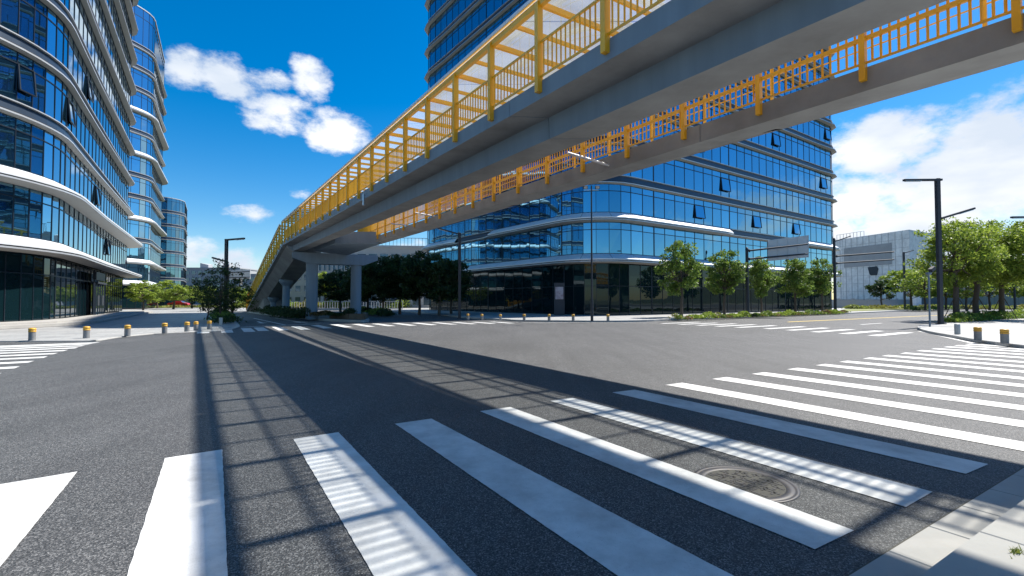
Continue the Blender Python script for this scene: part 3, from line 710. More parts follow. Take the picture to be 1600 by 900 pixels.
# ramp / stair flight (wide, carries on from both decks)
XrR = X1+3.45
flY = [37.2+i*(68.2-37.2)/18 for i in range(19)]
sweep(D1, [(X1, Z1), (X1, zfb), (X1+.3, zfb-.05), (X1+1.15, zfb-.72), (XrR-.5, zfb-.72), (XrR-.15, zfb-.05), (XrR, zfb), (XrR, Z1), (XrR-.1, Z1), (XrR-.1, Z1-.2), (X1+.1, Z1-.2), (X1+.1, Z1)], flY, [CO, SF, SF, SF, SF, SF, CO, CO, CO, SF, CO, CO], 'stair_flight', None, root)
b = MB()   # solid foot under the lowest steps
ft = [D1.pt(X1+.9, 0, 55.5), D1.pt(XrR-.3, 0, 55.5), D1.pt(XrR-.3, 0, 67.5), D1.pt(X1+.9, 0, 67.5)]
tz_ = [D1.pt(X1, zfb-.1, y).z for y in (55.5, 55.5, 67.5, 67.5)]
b.prism([[Vector((p.x, p.y, .1)) for p in ft], [Vector((p.x, p.y, max(.15, z))) for p, z in zip(ft, tz_)]]); b.build('stair_foot_wall', SF, root)
# landing joining the two decks
b = MB()
lo = [D1.pt(Xr-.1, Z1-.8, 31), D1.pt(X1+5.4, Z1-.8, 31), D1.pt(X1+5.4, Z1-.8, 38.4), D1.pt(Xr-.1, Z1-.8, 37.1)]
hi = [p+Vector((0, 0, .78)) for p in lo]; b.prism([lo, hi], CO); b.build('landing', CO, root)
# railings, posts and roof
def walkway(D_, X, Z, xo, Y0, Y1, sp, hh, hp, ph, side, roofx=None, pick=.15, midrail=None, beams=True, label=None):
    k0 = math.ceil((Y0-ph)/sp); Y = ph+k0*sp; Ys = []
    while Y <= Y1: Ys.append(Y); Y += sp
    big = .13
    for Y in Ys:
        if hp:
            b = MB(); s = D_.pt(X+side*.05, Z-(.22 if side < 0 else .01), Y); e = D_.pt(X+side*.05, Z+hp, Y); pw = .10 if D_ is D1 else (.085 if side < 0 else .05); b.bar(s, e, pw, pw*1.2, up=(.84, .54, 0)); b.bar(s+Vector((0, 0, .02)), s+Vector((0, 0, -.03)), .13, .15, M['steel'], up=(.84, .54, 0)) if False else None
            b.build('post', M['yellow'], root)
    for a, c in zip(Ys, Ys[1:]):
        b = MB(); xr = X+side*.03
        hr = (.035, .04) if pick else (.02, .02); b.bar(D_.pt(xr, Z+hh, a), D_.pt(xr, Z+hh, c), *hr); 
        if pick: b.bar(D_.pt(xr, Z+.06, a), D_.pt(xr, Z+.06, c), .035, .03)
        if pick and midrail: b.bar(D_.pt(xr, Z+midrail, a), D_.pt(xr, Z+midrail, c), .045, .07)
        n = int(round((c-a)/pick)) if pick else 0
        for i in range(1, n):
            y = a+(c-a)*i/n; b.bar(D_.pt(xr, Z+.06, y), D_.pt(xr, Z+hh, y), .025, .025)
        b.build('railing', M['yellow'], root)
    return Ys
HP1 = ztop-Z1; SP1 = 1.445; PH1 = 10.11*KS
walkway(D1, X1, Z1, 0, Yn, 37.2, SP1, .70, HP1, PH1, -1, pick=.10)
walkway(D1, Xr, Z1, 0, Yn, 37.2, SP1, .70, HP1, PH1, 1, pick=.19)
walkway(D1, X1, Z1, 0, 37.3, 67.8, SP1, .70, HP1+.15, 37.3, -1, pick=.19)
walkway(D1, XrR, Z1, 0, 37.3, 67.8, SP1, .70, HP1+.15, 37.3, 1, pick=.4)
def roof(D_, X, Xe, Z, hp, Y0, Y1, sp, ph, panel_over=.10):
    k0 = math.ceil((Y0-ph)/(sp/2)); Y = ph+k0*sp/2; Ys = []
    while Y <= Y1: Ys.append(Y); Y += sp/2
    for Y in Ys:
        b = MB(); mid = round((Y-ph)/(sp/2)) % 2; b.bar(D_.pt(X, Z+hp-.03, Y), D_.pt(Xe, Z+hp-.03, Y+.451*(Xe-X)), .05 if mid else .07, .08 if mid else .10); b.build('roof_beam', M['yellow'], root)
    for x in (X-.03, Xe+.03):
        b = MB(); 
        for a, c in zip(Ys, Ys[1:]): b.bar(D_.pt(x, Z+hp-.02, a), D_.pt(x, Z+hp-.02, c), .09, .12)
        b.build('roof_edge_beam', M['yellow'], root)
    for i in range(0, len(Ys)-1, 4):
        c = Ys[min(i+4, len(Ys)-1)]-.015; a = Ys[i]
        b = MB(); z = Z+hp+.065
        lo = [D_.pt(X-.08, z, a), D_.pt(Xe+.08, z, a), D_.pt(Xe+.08, z, c), D_.pt(X-.08, z, c)]
        b.face(lo); b.build('roof_panel', M['roof'], root)
    for x in (X-.11, Xe+.11):
        b = MB()
        for a, c in zip(Ys[::4], Ys[4::4]+[Ys[-1]]): b.bar(D_.pt(x, Z+hp+.10, a), D_.pt(x, Z+hp+.10, c-.02), .06, .07)
        b.build('roof_trim', M['white_alu'], root)
M['roof'] = roof_mat()
roof(D1, X1, Xr, Z1, HP1, Yn, 37.1, SP1, PH1)
roof(D1, X1, XrR, Z1, HP1+.15, 37.8, 67, SP1, PH1)
SP2 = 1.45
walkway(D2, X2, Z2, 0, Yn, 36, SP2, .95, 2.15, 10.3, -1, pick=.10, midrail=.45)
walkway(D2, X2r, Z2+.05, 0, Yn, 36, SP2, .95, 2.15, 10.3, 1, pick=None)
roof(D2, X2, X2r, Z2, 2.15, Yn, 36, SP2, 10.3)
# columns and crossbeams
def column(name, c, z0, z1, r, cap=None):
    b = MB(); b.lathe([(r, z0), (r, z1)], 28, None, (c.x, c.y, 0)); b.face([(c.x+r*math.cos(k*.2244), c.y+r*math.sin(k*.2244), z1) for k in range(28)]); o = b.build('column', CO, root)
    if cap:
        q = MB(); q.lathe([(r, z1-.35), (cap, z1), (cap, z1+.25), (.01, z1+.25)], 24, None, (c.x, c.y, 0)); q.build('column_cap', CO, o)
    return o
Yc = 37.9
c1 = at(487, 470, 37.4); c2 = at(556, 470, 38.9)
zb = D1.pt(xb, zc_, Yc).z
column('c', c1, .1, zb-.75, .44); column('c', c2, .1, zb-.75, .42)
u = (c2-c1); u.z = 0; u.normalize()
b = MB(); a = c1-u*1.35; c = c2+u*1.5; zt = zb-.02
sec = [(-1.45, zt-.42), (-1.45, zt), (5.0, zt), (5.0, zt-.42), (3.9, zt-.85), (-.2, zt-.85)]
vn = Vector((-u.y, u.x, 0))*.5
p0 = [Vector((c1.x, c1.y, 0))+u*s+Vector((0, 0, z)) for s, z in sec]
b.prism([[p-vn for p in p0], [p+vn for p in p0]]); b.build('crossbeam', CO, root)
for px, Yq, r in ((447, 46, .33), (427, 54.5, .31)):
    c = at(px, 470, Yq); z = D1.pt(X1+1, zfb-.65, Yq).z; column('c', c, .1, z-.25, r, r*1.9)
# lamp tubes and bracket rods on bridge two
for (p, q, Ya, Yb) in (((887, 239), (957, 260), 12.2, 12.4), ((649, 332.5), (693, 340.5), 22.4, 23.1), ((611, 349.5), (664, 354.5), 25.8, 26.1)):
    b = MB(); a = at(*p, Ya); c = at(*q, Yb); b.tube([a, a.lerp(c, .5), c], .035, 10); b.build('lamp_tube', M['galv'], root)
    b = MB(); b.bar(c, c+Vector((.12, .1, .0)), .09, .14); b.build('lamp_bracket', M['grey_steel'], root)
# drain pipe under the near deck
b = MB(); a = D1.pt(X1-.03, zfb+.2, 18.2); b.tube([a, a+Vector((0, 0, -.45))], .05, 8); b.build('drain_pipe', M['galv'], root)

# ------------------------------------------------------------------ street furniture
def bollard_proto():
    o = bpy.data.objects.new('bollard', None); col.objects.link(o); o['_local'] = 1; o['category'] = 'bollard'
    b = MB(); b.lathe([(.115, 0), (.115, .34)], 20); b.build('body', M['bollard'], o)
    b = MB(); b.lathe([(.118, .34), (.122, .345), (.122, .40), (.112, .405), (.112, .415), (.122, .42), (.122, .475), (.118, .48)], 20); b.build('band', M['bollard_y'], o)
    b = MB(); b.lathe([(.118, .48), (.11, .50), (.06, .512), (.001, .515)], 20); b.build('cap', M['bollard_y'], o)
    return o
bp_ = bollard_proto(); used = False
BL = [((50, 532), 1.0, 'yellow-topped bollard nearest the left edge of the picture'), ((135, 528.5), 1, 'yellow-topped bollard second from the left on the plaza edge'), ((199, 525.2), 1, 'third yellow-topped bollard from the left on the plaza edge'),
 ((257, 520.8), 1, 'fourth yellow-topped bollard from the left on the plaza edge'), ((292, 518.2), 1, 'fifth bollard from the left, last one in sun on the left plaza'), ((306, 516.2), .95, 'shaded bollard just behind the last sunlit one on the left plaza'),
 ((327, 514.5), .95, 'shaded dark bollard beside the planted verge kerb'),
 ((1528, 531.5), 1, 'yellow-topped bollard at the kerb end of the right corner pavement'), ((1570, 536.5), 1, 'yellow-topped bollard nearest the right edge of the picture'),
 ((731, 499.2), .9, 'shaded bollard leftmost on the tower plaza edge'), ((753, 499.8), .9, 'shaded bollard second from left on the tower plaza edge'), ((782, 500.3), .9, 'shaded bollard third from left on the tower plaza edge'), ((819, 500.8), .95, 'bollard where the tower shadow ends on the plaza edge'),
 ((858, 500.8), .95, 'sunlit bollard left of the slim camera pole'), ((895.6, 501), .95, 'sunlit bollard just left of the slim camera pole'), ((950, 501.2), .95, 'sunlit bollard right of the slim camera pole')]
for (p, s, lab) in BL:
    z = .035 if p[0] < 500 else (.12 if p[0] > 1400 else .13)
    o = place(bp_, used, G(*p, z), random.uniform(0, 6), s*.94, lab, 'short yellow-topped bollards along the kerbs'); used = True
# plain pale bollards
pb = MB(); pb.lathe([(.1, 0), (.1, .42), (.09, .44), (.001, .445)], 18)
o = pb.build('bollard', M['bollard_cap']); o['_local'] = 1; o.location = G(1496, 522.2, .12); tag(o, 'short plain pale bollard behind the kerb on the right corner', 'bollard')
o2 = o.copy(); col.objects.link(o2); o2.location = G(345, 508, .1); o2['label'] = 'short plain pale bollard in front of the dark verge tree'
# slim post (right) with cap
p = G(1453, 510.5, .12); so_ = empty('sign_post', p, 'slim grey-blue post with small cap left of the tall street lamp', 'post')
b = MB(); hgt = (510.5-430)/F*p.y; b.tube([p, p+Vector((0, 0, hgt))], .045, 12); b.build('pole', M['grey_steel'], so_)
b = MB(); b.lathe([(.05, hgt-.02), (.14, hgt+.08), (.14, hgt+.14), (.001, hgt+.16)], 14, None, p); b.build('cap', M['grey_steel'], so_)
b = MB(); b.bar(p+Vector((.1, 0, hgt+.25)), p+Vector((.38, .1, hgt+.42)), .18, .2); b.bar(p+Vector((.02, 0, hgt+.1)), p+Vector((.2, 0, hgt+.3)), .05, .05); b.build('camera_head', M['steel'], so_)
# street lamps
def lamp(label, base_px, ztop_px, r, arms, kind='street lamp', name='street_lamp', z0=.12, square=True, Y=None):
    p = G(*base_px, z0) if Y is None else Vector((at(base_px[0], base_px[1], Y).x, Y, z0))
    o = empty(name, p, label, kind, 'dark street lamps and masts'); tz = at(base_px[0], ztop_px, p.y).z
    b = MB()
    if square: b.bar(p, Vector((p.x, p.y, tz)), r*2, r*2)
    else: b.tube([p, Vector((p.x, p.y, (p.z+tz)/2)), Vector((p.x, p.y, tz))], [r, r*.85, r*.7], 12)
    b.bar(p, p+Vector((0, 0, .06)), r*3.6, r*3.6); b.build('pole', M['steel'], o)
    for (a, c, dy, th) in arms:
        A = at(*a, p.y); Cc_ = at(*c, p.y+dy); b = MB(); b.bar(A, Cc_, th, th*.7); ar = b.build('arm', M['steel'], o)
        m_ = A.lerp(Cc_, .55); b = MB(); dz = Vector((0, 0, -th*.42)); b.bar(m_+dz, Cc_.lerp(A, .04)+dz, th*.75, th*.22); b.build('light_panel', M['galv'], ar)
    return o
lamp('tall black street lamp with two flat arms beside the right hedge', (1470, 506.5), 279, .105, [((1471, 281), (1412, 281.5), -.2, .17), ((1471, 341), (1522, 325.5), .4, .17)])
lamp('dark street lamp with two arms standing behind the dark verge tree', (352, 498), 373.5, .10, [((352, 375), (382, 372.5), -.3, .17), ((351, 408), (332, 402.5), .4, .16)])
lamp('dark street lamp with left arm standing in front of the shaded tower side', (718, 498), 364, .10, [((718, 366), (684, 356.5), .2, .15)])
lamp('distant thin street lamp with short arm beyond the road on the right', (1414, 481), 394, .10, [((1414, 395), (1427.5, 391), 0, .16)], Y=74)
lamp('street lamp mostly beyond the right edge, only its arm tip in view', (1628, 503), 338, .11, [((1628, 339), (1580, 339.5), 0, .16)])
lamp('thin far street lamp among the trees on the right', (1586, 480), 425, .09, [((1586, 426), (1570, 424), 0, .14)], Y=70)
# slim camera pole
p = G(925, 501.5, .13); o = empty('camera_pole', p, 'slim dark pole with two small floodlights in front of the tower corner', 'pole')
tz = at(925, 290, p.y).z; b = MB(); b.tube([p, Vector((p.x, p.y, 1.6))], .10, 12); b.tube([Vector((p.x, p.y, 1.6)), Vector((p.x, p.y, tz))], [.07, .05], 12); b.build('pole', M['steel'], o)
b = MB(); z = at(925, 297, p.y).z; b.bar((p.x-.5, p.y, z), (p.x+.5, p.y, z), .05, .05); b.build('crossarm', M['galv'], o)
for s in (-.42, .42):
    b = MB(); b.bar((p.x+s, p.y-.12, z+.15), (p.x+s, p.y+.1, z+.22), .3, .2, M['steel']); b.bar((p.x+s, p.y-.135, z+.145), (p.x+s, p.y-.12, z+.15), .24, .15, M['bollard_cap']); b.build('floodlight', None, o)
# gantries
def gantry(label, base_px, top, Y, arms, board=None, lampd=None):
    p = Vector((at(base_px[0], 470, Y).x, Y, .13)); o = empty('sign_gantry', p, label, 'sign gantry', 'overhead sign masts')
    tz = at(base_px[0], top, Y).z; b = MB(); b.tube([p, Vector((p.x, p.y, tz))], [.16, .13], 14); b.lathe([(.16, tz-.05), (.1, tz+.12), (.001, tz+.2)], 14, None, (p.x, p.y, 0)); b.bar(p, p+Vector((0, 0, .1)), .55, .55); b.build('mast', M['steel'], o)
    for (yl, xr, yr, Yr_) in arms:
        b = MB(); a = at(base_px[0], yl, Y); c = at(xr, yr, Yr_); b.tube([a, c], [.09, .07], 10); b.tube([a+(c-a).normalized()*.12, a+(c-a).normalized()*.2], .16, 12); b.build('crossarm', M['steel'], o)
    if board:
        (x0, y0, Y0_), (x1, y1, Y1_), (yb0, yb1) = board; b = MB()
        A = at(x0, y0, Y0_); B = at(x1, y1, Y1_); A2 = at(x0, yb0, Y0_); B2 = at(x1, yb1, Y1_); dpt = Vector(((B-A).y, -(B-A).x, 0)).normalized()*-.06
        b.prism([[A2, B2, B, A], [v+dpt for v in (A2, B2, B, A)]], M['sign_back'])
        n = 4 if x1-x0 > 50 else 3
        for i in range(n+1):
            t = i/n; q = A.lerp(B, t)-dpt*.3; r_ = A2.lerp(B2, t)-dpt*.3; b.bar(q, r_, .05, .04, M['sign_back'])
        b.build('sign_panel', None, o)
    if lampd:
        b = MB(); A = at(*lampd[0], Y); B = at(*lampd[1], Y); b.bar(A, B, .15, .1); b.build('lamp_arm', M['steel'], o)
    return o
gantry('dark mast carrying the back of a big grey road sign, before the tower', (1168, 490), 389, 45, [(392, 1262, 381.5, 43.5), (405, 1262, 396.5, 43.5)], ((1200, 375.5, 44.85), (1263, 367.5, 43.95), (408, 402)))
gantry('dark lamp mast with two bare crossarms at the right end of the tower', (1305, 487), 374, 55, [(400.5, 1397, 393.5, 53), (411.5, 1397, 405.5, 53)], None, ((1305, 377), (1329, 369)))
gantry('dark mast with the back of a small dark road sign behind the verge tree', (356, 485), 418, 80, [(426, 390, 424, 79), (434, 390, 433, 79)], ((358, 422, 80.4), (391, 421, 79.9), (437.5, 436)))

# ------------------------------------------------------------------ vegetation
def rvec(rnd):
    while True:
        v = Vector((rnd.uniform(-1, 1), rnd.uniform(-1, 1), rnd.uniform(-1, 1)))
        if .05 < v.length < 1: return v
def leaf(b, p, s, rnd, m=None):
    a = rvec(rnd).normalized(); c = a.cross(rvec(rnd)).normalized(); a = a*s; c = c*s*.48
    b.face([p-a, p+c*.9-a*.1, p+a, p-c*.9-a*.1], m)
def tree_proto(name, mleaf, h, cr, ch, trunk_h, seed, leaf_s=.13, nclump=60, per=55, layered=False, sparse=1.0, stakes=False, trunk_r=.11, cat='tree', cl=1.0):
    """h height, cr crown radius, ch crown height, trunk_h clear stem"""
    rnd = random.Random(seed); o = bpy.data.objects.new(name, None); col.objects.link(o); o['_local'] = 1; o['category'] = cat
    tb = MB(); jig = lambda s: Vector((rnd.uniform(-s, s), rnd.uniform(-s, s), 0))
    top = Vector((0, 0, h*.86)); st = [Vector((0, 0, -.05)), Vector((0, 0, trunk_h*.5))+jig(.05), Vector((0, 0, trunk_h))+jig(.08), Vector((0, 0, trunk_h+ch*.35))+jig(.15), top+jig(.2)]
    tb.tube(st, [trunk_r*1.25, trunk_r, trunk_r*.88, trunk_r*.55, trunk_r*.15], 9)
    lb = MB(); cz = h-ch/2
    clumps = []
    for i in range(nclump):
        for _ in range(20):
            v = rvec(rnd)
            if v.length > .35 or rnd.random() < .25: break
        q = Vector((v.x*cr*.86, v.y*cr*.86, cz+v.z*ch*.46))
        if layered: q.z = cz+round(v.z*3)/3*ch*.46+rnd.uniform(-.08, .08)
        # uneven outline
        ang = math.atan2(v.y, v.x); q.x *= 1+.22*math.sin(3*ang+seed); q.y *= 1+.2*math.cos(2*ang+seed*2); clumps.append(q)
    lim = 0
    for q in clumps:
        if lim < 26 and rnd.random() < .6:
            t = rnd.uniform(.0, .75); s = st[2].lerp(top, t*.7); midp = s.lerp(q, .5)+Vector((0, 0, -.06*(q-s).length)); tb.tube([s, midp, q], [trunk_r*.42*(1-t*.5), trunk_r*.25, trunk_r*.06], 6); lim += 1
        rr = cl*rnd.uniform(.26, .5)*(cr/1.9)**.5*(.8 if layered else 1)
        n = int(per*sparse*rnd.uniform(.6, 1.3))
        for k in range(n):
            v = rvec(rnd); z = v.z*rr*(.28 if layered else .75)
            leaf(lb, q+Vector((v.x*rr*1.15, v.y*rr*1.15, z)), leaf_s*rnd.uniform(.6, 1.15), rnd)
    tb.build('trunk', M['bark'], o); lb.build('crown', mleaf, o)
    if stakes:
        for k in range(3):
            a = k*2.1+.4; b = MB(); b.tube([Vector((math.cos(a)*1.0, math.sin(a)*1.0, -.05)), Vector((math.cos(a)*.12, math.sin(a)*.12, 1.75))], .03, 6); b.build('support_stake', M['bark'], o)
    return o
tA = [tree_proto('street_tree', M['leaf_a'], 6.0, 1.95, 4.5, 1.8, s, .14, 85, 62) for s in (11, 12, 13)]
usedA = [False]*3
row = [((1065, 496), 375, 66, 'tallest young street tree in the row before the tower, leftmost'), ((1132, 493.5), 389, 62, 'second young street tree in the row, left of the sign gantry mast'), ((1190, 491.5), 397, 50, 'third young street tree in the row, under the big grey sign'),
       ((1243, 489.8), 402, 52, 'fourth young street tree in the row, right of the big grey sign'), ((1285, 488.3), 403, 44, 'fifth young street tree in the row, beside the lamp mast')]
for i, (bp0, ty, wd, lab) in enumerate(row):
    p = G(*bp0, .13); hh = at(bp0[0], ty, p.y).z-.13; k = i % 3; wdm = wd/F*p.y/3.6
    place(tA[k], usedA[k], p, i*1.3, (wdm, wdm, hh/6.0), lab, 'young street trees in front of the tower'); usedA[k] = True
tB = [tree_proto('street_tree', M['leaf_b'], 8.0, 3.5, 5.6, 2.5, s, .14, 135, 62, stakes=True, trunk_r=.2) for s in (21, 22)]
uB = [False]*2
big = [((1495, 499.5), 338, 6.4, 'big bright green tree just right of the tall street lamp'), ((1526, 498.5), 340, 6.4, 'big bright green tree, second from the tall street lamp'), ((1566, 498.0), 345, 6.2, 'big bright green tree, third from the tall street lamp'),
       ((1622, 500), 338, 6.4, 'big bright green tree at the right edge with its trunk out of view')]
for i, (bp0, ty, wd, lab) in enumerate(big):
    p = G(*bp0, .14); hh = at(bp0[0], ty, p.y).z-.14; k = i % 2
    place(tB[k], uB[k], p, i*2.1+.5, (wd/6*.86, wd/6*.86, hh/8.0), lab, 'big street trees on the right pavement'); uB[k] = True
# background trees on the right
tC = [tree_proto('background_tree', M['leaf_b'], 6.5, 2.4, 5.0, 1.6, s, .2, 55, 45) for s in (31, 32)]
uC = [False]*2
bgr = [(1424, 78, 416, 8.5, 'pale green tree behind the thin lamp post on the right'), (1445, 70, 412, 6.5, 'pale green tree directly left of the tall street lamp, beyond the road'), (1478, 75, 420, 6.5, 'tree beyond the road seen beneath the first big crown'), (1510, 72, 415, 6.5, 'tree beyond the road seen between the big trunks'), (1546, 74, 412, 6.5, 'tree beyond the road, right of the second big trunk'),
       (1585, 72, 408, 6.5, 'tree beyond the road near the right edge'), (1625, 74, 408, 6.5, 'tree beyond the road, cut off by the right edge')]
for i, (px, Y, ty, wd, lab) in enumerate(bgr):
    p = Vector((at(px, 470, Y).x, Y, .13)); hh = at(px, ty, Y).z-.13; k = i % 2
    place(tC[k], uC[k], p, i*1.7, (wd/5, wd/5, hh/6.5), lab, 'trees beyond the right-hand road'); uC[k] = True
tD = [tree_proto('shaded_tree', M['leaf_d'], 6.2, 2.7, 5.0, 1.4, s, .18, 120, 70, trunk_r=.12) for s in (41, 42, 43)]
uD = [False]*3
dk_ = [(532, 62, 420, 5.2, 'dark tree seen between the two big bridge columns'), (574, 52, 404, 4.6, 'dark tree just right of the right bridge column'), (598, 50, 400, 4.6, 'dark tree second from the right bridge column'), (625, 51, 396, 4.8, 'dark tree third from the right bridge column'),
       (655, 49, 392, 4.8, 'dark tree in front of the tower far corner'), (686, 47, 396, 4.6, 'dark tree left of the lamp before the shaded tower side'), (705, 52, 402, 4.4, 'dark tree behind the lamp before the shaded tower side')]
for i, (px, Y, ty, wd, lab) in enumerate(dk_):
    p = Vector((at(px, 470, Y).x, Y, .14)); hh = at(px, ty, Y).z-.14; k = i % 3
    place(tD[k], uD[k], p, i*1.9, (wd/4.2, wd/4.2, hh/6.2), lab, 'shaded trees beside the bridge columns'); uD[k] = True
# verge tree group on the left
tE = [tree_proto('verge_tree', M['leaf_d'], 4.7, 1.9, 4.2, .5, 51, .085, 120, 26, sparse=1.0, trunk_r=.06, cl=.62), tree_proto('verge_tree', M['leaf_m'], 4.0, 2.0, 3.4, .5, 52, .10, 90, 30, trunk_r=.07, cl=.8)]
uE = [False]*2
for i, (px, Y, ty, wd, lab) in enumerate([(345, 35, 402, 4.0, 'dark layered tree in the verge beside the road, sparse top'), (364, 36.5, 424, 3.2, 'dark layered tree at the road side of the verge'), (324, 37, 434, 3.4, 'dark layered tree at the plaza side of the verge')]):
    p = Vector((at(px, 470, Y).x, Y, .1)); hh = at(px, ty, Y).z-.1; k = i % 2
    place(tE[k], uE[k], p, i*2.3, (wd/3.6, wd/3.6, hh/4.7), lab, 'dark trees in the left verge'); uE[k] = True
lt_ = [(224, 62, 437, 4.4, 'light green young tree standing before the second office block'), (271, 84, 437, 7.0, 'bright green tree before the farthest office block'), (300, 92, 446, 6.5, 'green tree right of the farthest office block'), (318, 70, 446, 4.5, 'light green tree left of the dark verge trees'), (246, 95, 450, 6, 'green tree between the second and third office blocks'), (388, 120, 450, 7, 'far green tree at the foot of the bridge stairs'), (368, 125, 448, 8, 'far green tree seen over the road'), (508, 90, 424, 7, 'green tree seen left of the big bridge column gap')]
tF = [tree_proto('plaza_tree', M['leaf_b'], 6.0, 2.2, 4.6, 1.5, s, .2, 55, 50) for s in (61, 62)]
uF = [False]*2
for i, (px, Y, ty, wd, lab) in enumerate(lt_):
    p = Vector((at(px, 470, Y).x, Y, .1)); hh = at(px, ty, Y).z-.1; k = i % 2
    place(tF[k], uF[k], p, i*1.1, (wd/4.6, wd/4.6, hh/6.0), lab, 'green trees across the left plaza'); uF[k] = True
# small palm-like dark tree before the gallery
tg = tree_proto('background_tree', M['leaf_d'], 4.5, 2.2, 3.2, 1.2, 71, .25, 35, 40); p = Vector((at(1378, 470, 88).x, 88, .1)); place(tg, False, p, 0, 1.25, 'small dark tree before the grey stone building'); 
# hedges
def hedge(name, label, pts, wd, hgt, mats_, n, ls, z0=.12, cat='hedge', seed=1):
    rnd = random.Random(seed); b = MB(); tot = sum((pts[i+1]-pts[i]).length for i in range(len(pts)-1))
    for a, c in zip(pts, pts[1:]):
        L = (c-a).length; d = (c-a).normalized(); nn_ = Vector((-d.y, d.x, 0))
        for k in range(int(n*L/tot)):
            t = rnd.random()*L; u_ = rnd.gauss(0, .33)*wd; lump = .62+.38*math.sin(t*2.1+seed)*math.sin(t*.83+1)
            z = abs(rnd.random())**.6*hgt*max(.35, lump)*(1-.55*(abs(u_)/wd)**1.5)
            q = a+d*t+nn_*u_; leaf(b, Vector((q.x, q.y, z0+z)), ls*rnd.uniform(.6, 1.2), rnd, mats_[int((math.sin(t*.55+seed*3)+1)/2*len(mats_)*.999)])
    o = b.build(name); tag(o, label, cat); return o
hedge('hedge', 'bushy green hedge at the feet of the big right-hand trees', [G(1484, 504, .12), G(1540, 500, .12), G(1640, 494.5, .12)], .85, .8, [M['leaf_b'], M['leaf_a']], 9000, .09, seed=4)
hedge('flower_bed', 'low strip of mixed green and reddish plants along the kerb before the tower', [G(1054, 499, .13), G(1120, 496.8, .13), G(1200, 493.7, .13), G(1320, 489.2, .13)], .7, .55, [M['leaf_a'], M['leaf_y'], M['leaf_a'], M['leaf_r'], M['leaf_b']], 11000, .09, cat='flower bed', seed=2)
hedge('hedge', 'low hedge along the far road kerb behind the right crossing', [G(1420, 485.5, .13), G(1500, 482.5, .13), G(1640, 478.8, .13)], 1.0, .8, [M['leaf_a'], M['leaf_d']], 6000, .14, seed=6)
hedge('hedge', 'low bushes with shade in their leaf colour between the bridge columns on the median', [Vector((-15.8, 36.8, .16)), Vector((-20, 42, .16)), Vector((-28, 55, .16)), Vector((-36, 68, .16))], 1.4, .95, [M['leaf_d']], 15000, .11, z0=.16, seed=7)  # only dark leaves: the tower's shade is put into the leaf colour
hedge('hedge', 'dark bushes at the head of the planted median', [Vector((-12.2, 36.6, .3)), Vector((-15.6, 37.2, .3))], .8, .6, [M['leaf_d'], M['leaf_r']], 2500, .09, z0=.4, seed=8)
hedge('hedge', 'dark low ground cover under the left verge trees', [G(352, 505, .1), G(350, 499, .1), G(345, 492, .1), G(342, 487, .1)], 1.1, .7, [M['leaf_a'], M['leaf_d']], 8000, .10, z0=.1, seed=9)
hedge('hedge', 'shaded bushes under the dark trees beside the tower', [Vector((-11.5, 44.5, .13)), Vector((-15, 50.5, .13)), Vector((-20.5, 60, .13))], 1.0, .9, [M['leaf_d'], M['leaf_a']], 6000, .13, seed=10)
hedge('hedge', 'yellow green shrubs lit by sun behind the bridge columns', [Vector((-60, 102, .1)), Vector((-30, 100, .1)), Vector((-21, 92, .1))], 3.0, 1.9, [M['leaf_y'], M['leaf_b']], 9000, .25, cat='shrubs', seed=11)
hedge('grass', 'tall yellow green grass on the strip right of the tower', [Vector((59, 83, .15)), Vector((75, 85.5, .15)), Vector((92, 84, .15))], 2.3, .8, [M['grass'], M['leaf_y']], 9000, .22, cat='grass', seed=12)['kind'] = 'stuff'
hedge('grass', 'grass on the lawn beyond the left plaza', [Vector((-108, 102, .13)), Vector((-84, 100, .13)), Vector((-62, 112, .13))], 4.0, .5, [M['grass'], M['leaf_y']], 8000, .3, cat='grass', seed=13)['kind'] = 'stuff'
# weeds in the near kerb joint
wb = MB(); rnd = random.Random(5); q0 = G(1588, 862, .13)
for k in range(40):
    q = q0+dk*rnd.gauss(0, .035)+nk*rnd.gauss(0, .01); a = rvec(rnd); tip_ = q+Vector((a.x*.03, a.y*.03, rnd.uniform(.01, .035))); s_ = Vector((-a.y, a.x, 0)).normalized()*.004
    wb.face([q-s_, q+s_, tip_])
tag(wb.build('weed', M['grass']), 'tuft of weeds growing from the near kerb joint', 'weed')

